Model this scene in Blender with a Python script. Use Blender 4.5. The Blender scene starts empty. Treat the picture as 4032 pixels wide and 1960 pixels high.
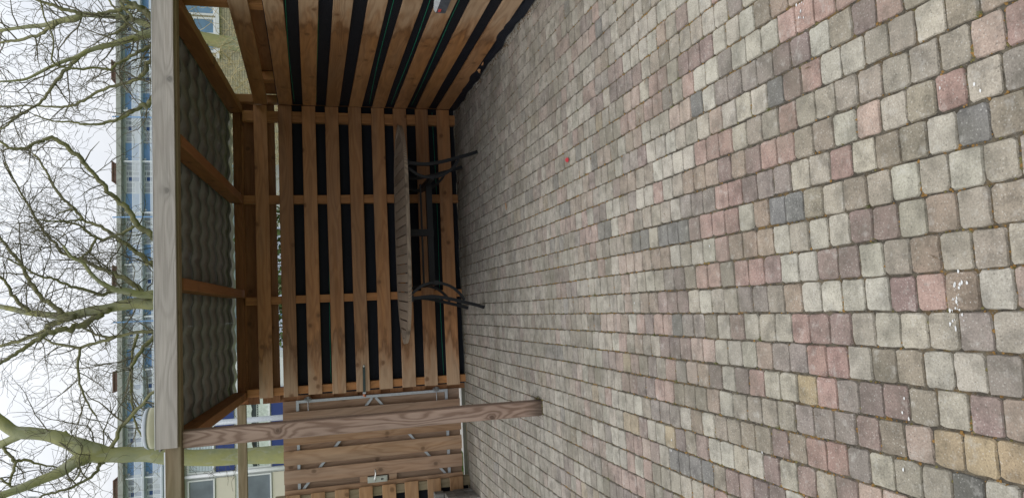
import bpy, math, random
import numpy as np
from mathutils import Matrix, Vector
random.seed(11); rng = np.random.default_rng(11)
S = bpy.context.scene
COL = S.collection
rad = math.radians

# ------------------------------------------------------------------ camera
CAMH = 1.58
YAW, PITCH, ROLL = rad(4.687), rad(15.815), rad(-1.479)
def cam_axes():
    cy, sy, cp, sp = math.cos(YAW), math.sin(YAW), math.cos(PITCH), math.sin(PITCH)
    fwd = Vector((sy*cp, cy*cp, -sp)); right = Vector((cy, -sy, 0)); up = right.cross(fwd)
    cr, sr = math.cos(ROLL), math.sin(ROLL)
    return cr*right + sr*up, -sr*right + cr*up, fwd
CR, CU, CF = cam_axes()
FPX = 2826.2
camd = bpy.data.cameras.new('camera'); cam = bpy.data.objects.new('camera', camd); COL.objects.link(cam)
camd.sensor_width = 36.0; camd.lens = 36.0*FPX/4032.0; camd.clip_start = 0.05; camd.clip_end = 3000
X_, Y_, Z_ = -CU, CR, -CF            # the phone was held on its side: image right is world down
cam.matrix_world = Matrix(((X_.x, Y_.x, Z_.x, 0), (X_.y, Y_.y, Z_.y, 0), (X_.z, Y_.z, Z_.z, CAMH), (0, 0, 0, 1)))
S.camera = cam
def wp(x, y, Y):                     # point of the photograph (4032 px wide) at depth Y, used to read off sizes of far things
    d = CR*(980-y) + CU*(2016-x) + CF*FPX
    d = d*(Y/d.y)
    return Vector((d.x, d.y, d.z+CAMH))

# ------------------------------------------------------------------ world, sun, exposure
w = bpy.data.worlds.new('World'); S.world = w; w.use_nodes = True
nt = w.node_tree; nt.nodes.clear()
SUN_EL, SUN_AZ = rad(72), rad(219)
sky = nt.nodes.new('ShaderNodeTexSky'); sky.sky_type = 'NISHITA'; sky.sun_disc = False
sky.sun_elevation = SUN_EL; sky.sun_rotation = SUN_AZ; sky.air_density = 1.0; sky.dust_density = 3.0; sky.ozone_density = 1.0
tc = nt.nodes.new('ShaderNodeTexCoord')
nz = nt.nodes.new('ShaderNodeTexNoise'); nz.inputs['Scale'].default_value = 2.2; nz.inputs['Detail'].default_value = 6; nz.inputs['Roughness'].default_value = 0.55
mp = nt.nodes.new('ShaderNodeMapping'); mp.inputs['Scale'].default_value = (1, 1, 2.5)
rp = nt.nodes.new('ShaderNodeValToRGB'); rp.color_ramp.elements[0].position = 0.3; rp.color_ramp.elements[0].color = (7.3, 7.85, 8.8, 1)
rp.color_ramp.elements[1].position = 0.66; rp.color_ramp.elements[1].color = (10.6, 10.75, 11.0, 1)
mx = nt.nodes.new('ShaderNodeMix'); mx.data_type = 'RGBA'; mx.inputs['Factor'].default_value = 0.93
bg = nt.nodes.new('ShaderNodeBackground'); bg.inputs['Strength'].default_value = 0.10
out = nt.nodes.new('ShaderNodeOutputWorld')
nt.links.new(tc.outputs['Generated'], mp.inputs['Vector']); nt.links.new(mp.outputs['Vector'], nz.inputs['Vector'])
nt.links.new(nz.outputs['Fac'], rp.inputs['Fac'])
nt.links.new(sky.outputs['Color'], mx.inputs['A']); nt.links.new(rp.outputs['Color'], mx.inputs['B'])
sx = nt.nodes.new('ShaderNodeSeparateXYZ'); nt.links.new(tc.outputs['Generated'], sx.inputs[0])
mr = nt.nodes.new('ShaderNodeMapRange'); mr.inputs['From Min'].default_value = 0.0; mr.inputs['From Max'].default_value = 1.0; mr.inputs['To Min'].default_value = 0.60; mr.inputs['To Max'].default_value = 1.80
nt.links.new(sx.outputs['Z'], mr.inputs['Value'])           # overcast dome: zenith three times as bright as the horizon
vm = nt.nodes.new('ShaderNodeVectorMath'); vm.operation = 'SCALE'
nt.links.new(mx.outputs['Result'], vm.inputs[0]); nt.links.new(mr.outputs[0], vm.inputs['Scale'])
nt.links.new(vm.outputs[0], bg.inputs['Color']); nt.links.new(bg.outputs[0], out.inputs[0])
sl = bpy.data.lights.new('sun', 'SUN'); sl.energy = 0.6; sl.angle = rad(35); sl.color = (1.0, 0.96, 0.9)
so = bpy.data.objects.new('sun', sl); COL.objects.link(so)
# sun behind and left of the camera, high, veiled by cloud
sd = Vector((-.19, -.235, .951)).normalized()
so.rotation_euler = sd.to_track_quat('Z', 'Y').to_euler()
S.view_settings.view_transform = 'Standard'; S.view_settings.look = 'None'
S.view_settings.exposure = 0.13; S.view_settings.gamma = 1.0; S.view_settings.use_curve_mapping = False
S.render.engine = 'CYCLES'
S.cycles.max_bounces = 6

# ------------------------------------------------------------------ node helper
class N:
    def __init__(s, name):
        s.m = bpy.data.materials.new(name); s.m.use_nodes = True; s.t = s.m.node_tree; s.t.nodes.clear()
        s.o = s.t.nodes.new('ShaderNodeOutputMaterial'); s.b = s.t.nodes.new('ShaderNodeBsdfPrincipled')
        s.t.links.new(s.b.outputs[0], s.o.inputs[0])
    def n(s, typ, **kw):
        x = s.t.nodes.new('ShaderNode'+typ)
        for k, v in kw.items(): setattr(x, k, v)
        return x
    def l(s, a, b):
        s.t.links.new(a, b); return s
    def set(s, sock, v):
        if hasattr(v, 'is_output') or isinstance(v, bpy.types.NodeSocket): s.t.links.new(v, sock)
        else: sock.default_value = v
    def coord(s, out='Object'): return s.n('TexCoord').outputs[out]
    def vmath(s, op, a, b=None):
        x = s.n('VectorMath', operation=op); s.set(x.inputs[0], a)
        if b is not None: s.set(x.inputs[1], b)
        return x.outputs[0]
    def math(s, op, a, b=None, clamp=False):
        x = s.n('Math', operation=op); x.use_clamp = clamp; s.set(x.inputs[0], a)
        if b is not None: s.set(x.inputs[1], b)
        return x.outputs[0]
    def noise(s, vec, scale, detail=3, rough=.55, dist=0.0, out='Fac'):
        x = s.n('TexNoise'); s.set(x.inputs['Vector'], vec); x.inputs['Scale'].default_value = scale
        x.inputs['Detail'].default_value = detail; x.inputs['Roughness'].default_value = rough; x.inputs['Distortion'].default_value = dist
        return x.outputs[out]
    def ramp(s, fac, stops):
        x = s.n('ValToRGB'); s.set(x.inputs['Fac'], fac); cr = x.color_ramp
        while len(cr.elements) < len(stops): cr.elements.new(0.5)
        for e, (p, c) in zip(cr.elements, stops):
            e.position = p; e.color = (c, c, c, 1) if isinstance(c, (int, float)) else (*c[:3], 1)
        return x.outputs['Color']
    def mix(s, f, a, b, blend='MIX'):
        x = s.n('Mix'); x.data_type = 'RGBA'; x.blend_type = blend
        for k, v in (('Factor', f), ('A', a), ('B', b)):
            sk = [i for i in x.inputs if i.name == k and (i.type == 'RGBA' if k != 'Factor' else i.type == 'VALUE')][0]
            if isinstance(v, tuple) and len(v) == 3: v = (*v, 1)
            s.set(sk, v)
        return [o for o in x.outputs if o.type == 'RGBA'][0]
    def bump(s, h, strength=.3, dist=.005, prev=None):
        x = s.n('Bump'); x.inputs['Strength'].default_value = strength; x.inputs['Distance'].default_value = dist
        s.set(x.inputs['Height'], h)
        if prev is not None: s.set(x.inputs['Normal'], prev)
        return x.outputs[0]
    def fin(s, col, rough=.7, normal=None, spec=.3, metal=0.0):
        s.set(s.b.inputs['Base Color'], (*col, 1) if isinstance(col, tuple) and len(col) == 3 else col)
        s.set(s.b.inputs['Roughness'], rough); s.b.inputs['Specular IOR Level'].default_value = spec; s.b.inputs['Metallic'].default_value = metal
        if normal is not None: s.set(s.b.inputs['Normal'], normal)
        return s.m

def srgb(r, g, b, k=1.0):
    f = lambda c: ((c/255)/12.92 if c/255 <= .04045 else (((c/255)+.055)/1.055)**2.4)*k
    return (f(r), f(g), f(b))

def mat_plain(name, col, rough=.6, spec=.3, metal=0.0, var=.12, scale=8, bump=0.0):
    k = N(name); c = k.coord()
    nz = k.noise(c, scale, 4)
    f = k.ramp(nz, [(0.3, 1-var), (0.7, 1+var)])
    colr = k.mix(1.0, col, f, 'MULTIPLY')
    nm = k.bump(k.noise(c, scale*6, 3), bump, .004) if bump else None
    return k.fin(colr, rough, nm, spec, metal)

def mat_wood(name, light, dark, weather=None, wamt=0.3, expose=None, along=.22, ring=44, ringc=.55, rough=.6, knots=True, kscale=.74, damp=None, green=0.0, spec=.3, stain=.5, bump=.35):
    """planed softwood: local X runs along the board, local Z across its face"""
    k = N(name)
    c = k.coord('Object')
    rnd = k.n('ObjectInfo').outputs['Random']
    off = k.n('CombineXYZ'); k.l(k.math('MULTIPLY', rnd, 57.0), off.inputs[0]); k.l(k.math('MULTIPLY', rnd, 3.0), off.inputs[1]); k.l(k.math('SUBTRACT', k.math('MULTIPLY', k.math('FRACT', k.math('MULTIPLY', rnd, 17.3)), .16), .08), off.inputs[2])
    p = k.vmath('ADD', c, off.outputs[0])
    # knots
    sk = k.n('SeparateXYZ'); k.l(p, sk.inputs[0])
    kc = k.n('CombineXYZ'); k.l(sk.outputs[0], kc.inputs[0]); k.l(sk.outputs[2], kc.inputs[1])
    kv = k.vmath('MULTIPLY', kc.outputs[0], (3.0*kscale, 3.4*kscale, 0.0))
    kv = k.vmath('ADD', kv, k.vmath('MULTIPLY', k.noise(k.vmath('MULTIPLY', p, (30, 30, 30)), 1.0, 2, out='Color'), (.035, .035, 0)))
    vo = k.n('TexVoronoi', feature='F1', voronoi_dimensions='2D'); k.set(vo.inputs['Vector'], kv); vo.inputs['Scale'].default_value = 1.0
    kd = vo.outputs['Distance']
    # cathedral rings, bent round the knots
    low = k.noise(k.vmath('MULTIPLY', p, (.9, 3, 6)), 1.0, 2, .5, out='Color')
    pz = k.vmath('MULTIPLY', p, (along, 1.0, 1.0))
    pz = k.vmath('ADD', pz, k.vmath('MULTIPLY', k.vmath('SUBTRACT', low, (.5, .5, .5)), (0, .06, .11)))
    bend = k.math('DIVIDE', .0022, k.math('ADD', kd, .06))
    cb = k.n('CombineXYZ'); k.l(k.math('MULTIPLY', bend, .4), cb.inputs[1]); k.l(bend, cb.inputs[2])
    pz = k.vmath('ADD', pz, cb.outputs[0])
    wv = k.n('TexWave', wave_type='RINGS', rings_direction='X', wave_profile='SIN'); k.set(wv.inputs['Vector'], pz)
    wv.inputs['Scale'].default_value = ring; wv.inputs['Distortion'].default_value = 1.6; wv.inputs['Detail'].default_value = 2; wv.inputs['Detail Scale'].default_value = .6
    rings = k.ramp(wv.outputs['Fac'], [(.15, 0.0), (.62, .45), (.95, 1.0)])
    fib = k.noise(k.vmath('MULTIPLY', p, (3.0, 90, 90)), 1.0, 4, .65)
    f1 = k.math('ADD', k.math('MULTIPLY', rings, ringc), k.math('MULTIPLY', fib, 1-ringc), True)
    col = k.mix(f1, light, dark)
    # slow change of tone along the board and from board to board
    tone = k.math('ADD', k.math('MULTIPLY', k.noise(k.vmath('MULTIPLY', p, (1.1, 4, 7)), 1.0, 3, .6), 1.0), k.math('MULTIPLY', rnd, .55))
    col = k.mix(1.0, col, k.ramp(tone, [(.3, 1-.66*stain), (.8, 1.0), (1.1, 1.2)]), 'MULTIPLY')
    hue = k.math('FRACT', k.math('MULTIPLY', rnd, 7.7))
    col = k.mix(k.math('MULTIPLY', hue, .6), col, k.mix(1.0, col, (.92, .84, .80), 'MULTIPLY'))
    strk = k.ramp(k.noise(k.vmath('MULTIPLY', p, (1.6, 9, 22)), 1.0, 4, .65), [(.40, 0.0), (.66, 1.0)])
    col = k.mix(k.math('MULTIPLY', strk, .40*stain), col, tuple(x*.55 for x in dark))
    if weather:
        wf = k.ramp(k.noise(k.vmath('MULTIPLY', p, (.8, 5, 9)), 1.0, 4, .6), [(.38, 0.0), (.72, 1.0)])
        wf = k.math('MULTIPLY', wf, wamt) if wamt < 1 else k.math('ADD', k.math('MULTIPLY', wf, .25), .75)
        col = k.mix(wf, col, k.mix(f1, weather, tuple(x*.62 for x in weather)))
    if green:
        gf = k.math('MULTIPLY', k.ramp(k.noise(k.vmath('MULTIPLY', p, (2, 5, 8)), 1.0, 4), [(.35, 0.0), (.7, 1.0)]), green)
        col = k.mix(gf, col, (.17, .155, .075))
    if expose is not None:
        # rain-washed end of the board: bleached, with a dark tide mark where the wetting stops
        sx = k.n('SeparateXYZ'); k.l(c, sx.inputs[0])
        e = k.math('ADD', k.math('SUBTRACT', expose, sx.outputs[0]), k.math('MULTIPLY', k.math('SUBTRACT', k.noise(k.vmath('MULTIPLY', p, (2.2, 5, 13)), 1.0, 4, .6), .5), 1.3))
        tide = k.ramp(e, [(.0, 0.0), (.14, .75), (.30, 0.0)])
        blea = k.ramp(e, [(.10, 0.0), (.55, 1.0)])
        col = k.mix(k.math('MULTIPLY', tide, .92), col, tuple(x*.45 for x in dark))
        col = k.mix(k.math('MULTIPLY', blea, .75), col, k.mix(f1, (.52, .385, .255), (.30, .195, .115)))
    nm = None
    hgt = k.math('MULTIPLY', f1, -1.0)
    if knots:
        kk = k.ramp(kd, [(.022, 1.0), (.04, .7), (.062, 0.0)])
        col = k.mix(k.math('MULTIPLY', kk, .72), col, tuple(x*.42 for x in dark))
        ko = k.ramp(kd, [(.05, .9), (.10, .5), (.20, 0.0)])
        col = k.mix(k.math('MULTIPLY', ko, .35), col, tuple(x*.7 for x in dark))
    if damp is not None:
        sx = k.n('SeparateXYZ'); k.l(c, sx.inputs[0])
        e = k.math('ADD', k.math('SUBTRACT', damp, sx.outputs[0]), k.math('MULTIPLY', k.math('SUBTRACT', k.noise(k.vmath('MULTIPLY', p, (4, 9, 14)), 1.0, 4, .6), .5), .22))
        col = k.mix(k.math('MULTIPLY', k.ramp(e, [(.0, 0.0), (.10, 1.0)]), .72), col, (.055, .042, .030))
    nm = k.bump(hgt, bump, .003)
    ro = k.math('ADD', k.math('MULTIPLY', fib, .25), rough-.12)
    return k.fin(col, ro, nm, spec)

M = {}
SL, SD = (.47, .232, .088), (.265, .112, .037)
M['slat'] = mat_wood('larch_slat', SL, SD, weather=(.36, .25, .165), wamt=.34, rough=.5, spec=.4, stain=.62, expose=-.85, ringc=.33, along=.14)
M['slat_right'] = mat_wood('larch_slat_washed', SL, SD, weather=(.36, .25, .165), wamt=.32, rough=.38, spec=.5, expose=.18, stain=.68, ringc=.38, along=.16)
M['slat_plain'] = mat_wood('larch_slat_plain', (.41, .245, .12), (.23, .12, .05), weather=(.36, .28, .2), wamt=.3, rough=.5, ringc=.33, along=.14)
M['slat_back'] = mat_wood('larch_slat_rear', (.37, .19, .085), (.21, .095, .038), rough=.6, ringc=.33, along=.14)
M['batten'] = mat_wood('larch_batten', (.44, .215, .08), (.25, .11, .038), rough=.6, ringc=.3, along=.12)
M['rafter'] = mat_wood('rafter_wood', (.34, .16, .07), (.19, .08, .034), rough=.65, ringc=.3, along=.12)
M['gate'] = mat_wood('gate_board', (.41, .27, .16), (.25, .14, .072), weather=(.40, .32, .25), wamt=.4, rough=.6, ring=48, ringc=.36, along=.14)
M['gate_pink'] = mat_wood('gate_board_faded', (.37, .25, .165), (.235, .143, .085), weather=(.35, .28, .22), wamt=.5, rough=.6, ring=44, ringc=.36, along=.14)
M['post'] = mat_wood('post_wood', (.365, .265, .205), (.155, .092, .062), weather=(.32, .26, .225), wamt=.35, ring=85, ringc=.62, along=.17, damp=-1.06, kscale=.8, rough=.6, stain=.25, bump=.5)
M['fascia'] = mat_wood('weathered_fascia', (.49, .465, .43), (.32, .295, .265), ring=70, ringc=.28, along=.045, rough=.7, stain=.2, weather=(.47, .45, .42), wamt=.5, kscale=.75, bump=.8)
M['green_beam'] = mat_wood('mossy_beam', (.34, .265, .17), (.21, .15, .085), weather=(.30, .26, .18), wamt=.6, green=.55, rough=.7)
M['table'] = mat_wood('weathered_table', (.37, .295, .215), (.14, .10, .068), weather=(.34, .285, .22), wamt=.6, rough=.75, stain=.6)
k = N('black_membrane'); c = k.coord()
wv = k.n('TexWave', wave_type='BANDS', bands_direction='DIAGONAL'); k.set(wv.inputs['Vector'], c); wv.inputs['Scale'].default_value = 160
M['membrane'] = k.fin(k.mix(k.noise(c, 4, 3), (.0045, .006, .010), (.011, .013, .019)), .6, k.bump(k.math('ADD', k.noise(c, 9, 2), k.math('MULTIPLY', wv.outputs['Fac'], .12)), .5, .01), .25)
M['thread'] = mat_plain('green_thread', (.02, .30, .16), .6)
M['black_steel'] = mat_plain('black_steel', (.0095, .0105, .012), .5, .3, var=.2)
k = N('galvanised'); c = k.coord()
vo = k.n('TexVoronoi', feature='F1'); k.set(vo.inputs['Vector'], c); vo.inputs['Scale'].default_value = 45
M['zinc'] = k.fin(k.mix(vo.outputs['Distance'], (.36, .39, .41), (.46, .49, .51)), .5, None, .5, .5)
M['zinc_dark'] = mat_plain('dull_steel', (.20, .20, .20), .45, .5, .7)
M['alu'] = mat_plain('aluminium_trim', (.78, .79, .80), .35, .5, .4)
M['roof'] = mat_plain('roof_underside', (.205, .21, .203), .42, .45, var=.22, scale=3, bump=.15)
M['roofclay'] = M['roof']
M['white'] = mat_plain('white_frame', (.74, .75, .75), .45, .4, var=.05)
M['glass'] = mat_plain('window_glass', (.16, .19, .21), .06, .6, var=.35, scale=.7)
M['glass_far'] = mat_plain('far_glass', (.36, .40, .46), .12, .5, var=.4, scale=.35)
M['curtain'] = mat_plain('lace_curtain', (.60, .66, .60), .9, .1, var=.15, scale=9, bump=.5)
M['blind'] = mat_plain('venetian_blind', (.62, .70, .72), .7, .2, var=.06)
M['dark_room'] = mat_plain('dark_interior', (.06, .07, .07), .9, .1, var=.4, scale=3)
M['blue'] = mat_plain('blue_panel', (.030, .055, .21), .5, .4, var=.08, scale=1)
M['cream'] = mat_plain('cream_panel', (.68, .63, .52), .6, .3, var=.04, scale=1)
M['farblue'] = mat_plain('far_blue_panel', (.24, .41, .70), .6, .3, var=.12, scale=.3)  # lightened to put distance haze into the far block's colour
M['concrete'] = mat_plain('concrete', (.38, .385, .36), .85, .2, var=.15, scale=1.2)
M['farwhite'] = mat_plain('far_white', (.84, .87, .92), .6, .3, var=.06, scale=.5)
M['fargrey'] = mat_plain('far_wall', (.60, .64, .70), .8, .2, var=.12, scale=.3)  # wall paled the same way, haze painted into it
M['farbrick'] = mat_plain('chimney_brick', (.16, .10, .08), .9, .1, var=.2, scale=2)
M['lamp_shell'] = mat_plain('lamp_shell', (.55, .52, .38), .5, .4, var=.05)
M['lamp_grey'] = mat_plain('lamp_canopy', (.34, .37, .40), .5, .4, var=.06)
M['red'] = mat_plain('red_tag', (.55, .07, .06), .5, .4)
M['grey_box'] = mat_plain('grey_plastic', (.09, .10, .115), .3, .5, var=.3, scale=20)
M['clear_box'] = mat_plain('pale_plastic', (.55, .58, .60), .25, .5, var=.15, scale=30)
M['leaf_red'] = mat_plain('red_leaf', (.45, .04, .05), .6)
M['leaf_tan'] = mat_plain('dry_leaf', (.45, .25, .12), .8, .1, var=.3, scale=40)
M['fleck'] = mat_plain('white_fleck', (.60, .60, .58), .8, .1)
M['rubber'] = mat_plain('green_strap', (.045, .065, .06), .6, .3)
M['copper'] = mat_plain('orange_knot', (.45, .16, .08), .6, .2)
M['handle'] = mat_plain('handle_metal', (.62, .63, .60), .3, .5, .8, var=.1)
# brick
def mat_brick(name, a, b, mortar):
    k = N(name); c = k.coord()
    r = k.n('Mapping'); k.set(r.inputs['Vector'], c); r.inputs['Rotation'].default_value = (rad(90), 0, 0)
    br = k.n('TexBrick'); k.l(r.outputs[0], br.inputs['Vector']); br.inputs['Scale'].default_value = 1
    br.inputs['Brick Width'].default_value = .22; br.inputs['Row Height'].default_value = .0667; br.inputs['Mortar Size'].default_value = .008
    br.inputs['Color1'].default_value = (*a, 1); br.inputs['Color2'].default_value = (*b, 1); br.inputs['Mortar'].default_value = (*mortar, 1)
    col = k.mix(1.0, br.outputs['Color'], k.ramp(k.noise(c, 1.5, 4), [(.3, .8), (.7, 1.15)]), 'MULTIPLY')
    return k.fin(col, .9, k.bump(br.outputs['Fac'], -.6, .01), .1)
M['ybrick'] = mat_brick('yellow_brick', (.44, .40, .28), (.38, .34, .225), (.19, .175, .13))
M['rbrick'] = mat_brick('red_brick', (.38, .13, .08), (.30, .10, .065), (.35, .30, .26))
# bark
def mat_bark(name, a, b, c3, sc=3.0):
    k = N(name); c = k.coord()
    v = k.vmath('MULTIPLY', c, (1, 1, .55))
    col = k.mix(k.ramp(k.noise(v, sc, 5, .6), [(.38, 0.0), (.62, 1.0)]), a, b)
    pat = k.ramp(k.noise(v, sc*1.9, 3, .5, .6), [(.56, 0.0), (.60, 1.0)])
    col = k.mix(k.math('MULTIPLY', pat, .55), col, c3)
    return k.fin(col, .85, k.bump(k.noise(v, sc*6, 5, .65), .7, .03), .15)
M['bark'] = mat_bark('plane_bark', (.35, .34, .155), (.30, .31, .19), (.38, .38, .28))
M['bark2'] = mat_bark('plane_limb', (.27, .26, .125), (.185, .18, .105), (.23, .225, .15), 5)
M['twig'] = mat_plain('twig', (.15, .135, .095), .9, .1, var=.35, scale=3)
M['shrub'] = mat_plain('shrub_twig', (.36, .30, .16), .9, .1, var=.3, scale=4)
M['hedge'] = mat_plain('hedge_leaf', (.055, .085, .022), .7, .2, var=.5, scale=6)
# ground
k = N('grass_ground'); c = k.coord()
M['grassland'] = k.fin(k.mix(k.noise(c, 2.5, 6), (.06, .11, .02), (.16, .20, .055)), .9, k.bump(k.noise(c, 30, 4), .8, .05), .1)
M['blade'] = mat_plain('grass_blade', (.13, .25, .035), .7, .2, var=.4, scale=5)
k = N('gravel_concrete'); c = k.coord()
M['path'] = k.fin(k.mix(k.noise(c, 40, 4), (.42, .40, .35), (.62, .60, .55)), .9, k.bump(k.noise(c, 60, 3), .6, .01), .1)
# joint bed: sand, dirt and brown moss
k = N('joint_bed'); c = k.coord()
bed = k.mix(k.ramp(k.noise(c, 22, 5, .65), [(.42, 0.0), (.62, 1.0)]), (.066, .058, .046), (.135, .117, .087))
mo = k.math('MULTIPLY', k.ramp(k.noise(c, 1.3, 3), [(.42, 0.0), (.62, 1.0)]), k.ramp(k.noise(c, 35, 4, .6), [(.45, 0.0), (.62, 1.0)]))
bed = k.mix(k.math('MULTIPLY', mo, .8), bed, (.19, .115, .035))
M['bed'] = k.fin(bed, .95, k.bump(k.noise(c, 130, 4), 1.0, .006), .05)
# pavers
k = N('concrete_paver')
at = k.n('Attribute'); at.attribute_name = 'tone'
geo = k.n('NewGeometry').outputs['Position']
col = at.outputs['Color']
sp = k.noise(geo, 170, 5, .8)
col = k.mix(1.0, col, k.ramp(sp, [(.28, .60), (.5, 1.0), (.72, 1.36)]), 'MULTIPLY')
vo = k.n('TexVoronoi', feature='F1'); k.set(vo.inputs['Vector'], geo); vo.inputs['Scale'].default_value = 95
col = k.mix(k.math('MULTIPLY', k.ramp(vo.outputs['Distance'], [(.12, 1.0), (.26, 0.0)]), .35), col, (.62, .60, .54))
vd = k.n('TexVoronoi', feature='F1'); k.set(vd.inputs['Vector'], k.vmath('ADD', geo, (3.3, 1.1, 0))); vd.inputs['Scale'].default_value = 75
col = k.mix(k.math('MULTIPLY', k.ramp(vd.outputs['Distance'], [(.10, 1.0), (.2, 0.0)]), .5), col, (.085, .075, .06))
blot = k.ramp(k.noise(geo, 14, 5, .62), [(.34, .60), (.54, 1.0), (.72, 1.10)])
col = k.mix(.9, col, k.mix(1.0, col, blot, 'MULTIPLY'))
big = k.math('MULTIPLY', k.ramp(k.noise(k.vmath('ADD', geo, (7, 2, 0)), 2.6, 5, .6), [(.45, 0.0), (.68, 1.0)]), .56)
col = k.mix(big, col, (.15, .14, .105))
lm = k.math('MULTIPLY', k.ramp(k.noise(k.vmath('ADD', geo, (1, 9, 0)), 21, 5, .65), [(.56, 0.0), (.70, 1.0)]), .35)
col = k.mix(lm, col, (.50, .48, .43))
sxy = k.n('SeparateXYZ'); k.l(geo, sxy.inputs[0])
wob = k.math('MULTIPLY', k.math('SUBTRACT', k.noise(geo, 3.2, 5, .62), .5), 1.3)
shade_dirt = k.math('MAXIMUM', k.ramp(k.math('ADD', k.math('SUBTRACT', sxy.outputs[1], 7.12), wob), [(0.0, 0.0), (.45, 1.0)]), k.ramp(k.math('ADD', k.math('SUBTRACT', sxy.outputs[0], 2.02), wob), [(0.0, 0.0), (.3, 1.0)]))
col = k.mix(k.math('MULTIPLY', shade_dirt, .62), col, (.085, .078, .060))  # shade at the back and right walls painted into the stones, with wall dirt
hgt = k.math('ADD', k.math('MULTIPLY', k.noise(geo, 200, 4, .7), .6), k.noise(geo, 45, 4, .6))
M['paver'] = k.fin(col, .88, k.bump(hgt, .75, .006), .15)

# ------------------------------------------------------------------ objects
def tag(o, label=None, cat=None, group=None, kind=None):
    if label: o['label'] = label
    if cat: o['category'] = cat
    if group: o['group'] = group
    if kind: o['kind'] = kind
    return o
def empty(name, loc, label, cat, group=None):
    o = bpy.data.objects.new(name, None); o.empty_display_size = .1; COL.objects.link(o); o.location = loc
    o['W'] = 0; del o['W']
    return tag(o, label, cat, group)
def worldloc(o):
    v = Vector((0, 0, 0))
    while o is not None:
        v += o.matrix_basis.translation; o = o.parent
    return v
def link(name, me, parent=None, Mx=None):
    o = bpy.data.objects.new(name, me); COL.objects.link(o)
    Mx = Mx or Matrix.Identity(4)
    if parent is not None:
        o.parent = parent
        if parent.type == 'MESH' and parent.matrix_basis != Matrix.Identity(4):
            chain = Matrix.Identity(4); p = parent
            while p is not None: chain = p.matrix_basis @ chain; p = p.parent
            o.matrix_basis = chain.inverted() @ Mx
        else:
            o.matrix_basis = Matrix.Translation(-worldloc(parent)) @ Mx
    else: o.matrix_basis = Mx
    return o
class MB:
    def __init__(s): s.v = []; s.f = []; s.c = []
    def add(s, vs, fs, col=None):
        b = len(s.v); s.v += [tuple(v) for v in vs]; s.f += [tuple(i+b for i in f) for f in fs]
        if col is not None: s.c += [col]*len(fs)
    def box(s, x0, x1, y0, y1, z0, z1, col=None):
        s.add([(x0,y0,z0),(x1,y0,z0),(x1,y1,z0),(x0,y1,z0),(x0,y0,z1),(x1,y0,z1),(x1,y1,z1),(x0,y1,z1)],
              [(0,3,2,1),(4,5,6,7),(0,1,5,4),(1,2,6,5),(2,3,7,6),(3,0,4,7)], col)
    def bar(s, a, b, wd, ht, up=(0, 0, 1)):
        a = Vector(a); b = Vector(b); d = (b-a).normalized(); u = Vector(up); r = d.cross(u).normalized(); u = r.cross(d)
        vs = []
        for p in (a, b):
            for i, j in ((-1,-1),(1,-1),(1,1),(-1,1)): vs.append(p + r*(i*wd/2) + u*(j*ht/2))
        s.add(vs, [(0,1,2,3),(7,6,5,4),(0,4,5,1),(1,5,6,2),(2,6,7,3),(3,7,4,0)])
    def tube(s, pts, rs, n=8, cap=True):
        pts = [Vector(p) for p in pts]
        if isinstance(rs, (int, float)): rs = [rs]*len(pts)
        t0 = (pts[1]-pts[0]).normalized(); a = Vector((0, 0, 1)) if abs(t0.z) < .9 else Vector((1, 0, 0))
        r = t0.cross(a).normalized(); vs = []
        for i, p in enumerate(pts):
            t = (pts[min(i+1, len(pts)-1)]-pts[max(i-1, 0)]).normalized()
            r = (r - t*r.dot(t)).normalized(); u = t.cross(r)
            for j in range(n):
                an = 2*math.pi*j/n; vs.append(p + (r*math.cos(an)+u*math.sin(an))*rs[i])
        fs = [(i*n+j, i*n+(j+1) % n, (i+1)*n+(j+1) % n, (i+1)*n+j) for i in range(len(pts)-1) for j in range(n)]
        if cap: fs += [tuple(range(n-1, -1, -1)), tuple((len(pts)-1)*n+j for j in range(n))]
        s.add(vs, fs)
    def strip(s, pts, wd, th, wdir):
        """flat bar bent along pts; wdir is the direction of its width"""
        pts = [Vector(p) for p in pts]; wv = Vector(wdir); vs = []
        for i, p in enumerate(pts):
            t = (pts[min(i+1, len(pts)-1)]-pts[max(i-1, 0)]).normalized(); n_ = t.cross(wv).normalized()
            for i2, j in ((-1,-1),(1,-1),(1,1),(-1,1)): vs.append(p + wv*(i2*wd/2) + n_*(j*th/2))
        fs = [(i*4+j, i*4+(j+1) % 4, (i+1)*4+(j+1) % 4, (i+1)*4+j) for i in range(len(pts)-1) for j in range(4)]
        L = (len(pts)-1)*4; fs += [(3,2,1,0),(L,L+1,L+2,L+3)]
        s.add(vs, fs)
    def mesh(s, name, mat, smooth=False):
        me = bpy.data.meshes.new(name); me.from_pydata(s.v, [], s.f); me.materials.append(mat)
        if s.c:
            a = me.attributes.new('tone', 'FLOAT_COLOR', 'FACE')
            a.data.foreach_set('color', np.array([(*c, 1) for c in s.c], dtype=np.float32).ravel())
        if smooth: me.polygons.foreach_set('use_smooth', [True]*len(me.polygons))
        me.update(); return me
    def build(s, name, mat, parent=None, smooth=False): return link(name, s.mesh(name, mat, smooth), parent)

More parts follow.
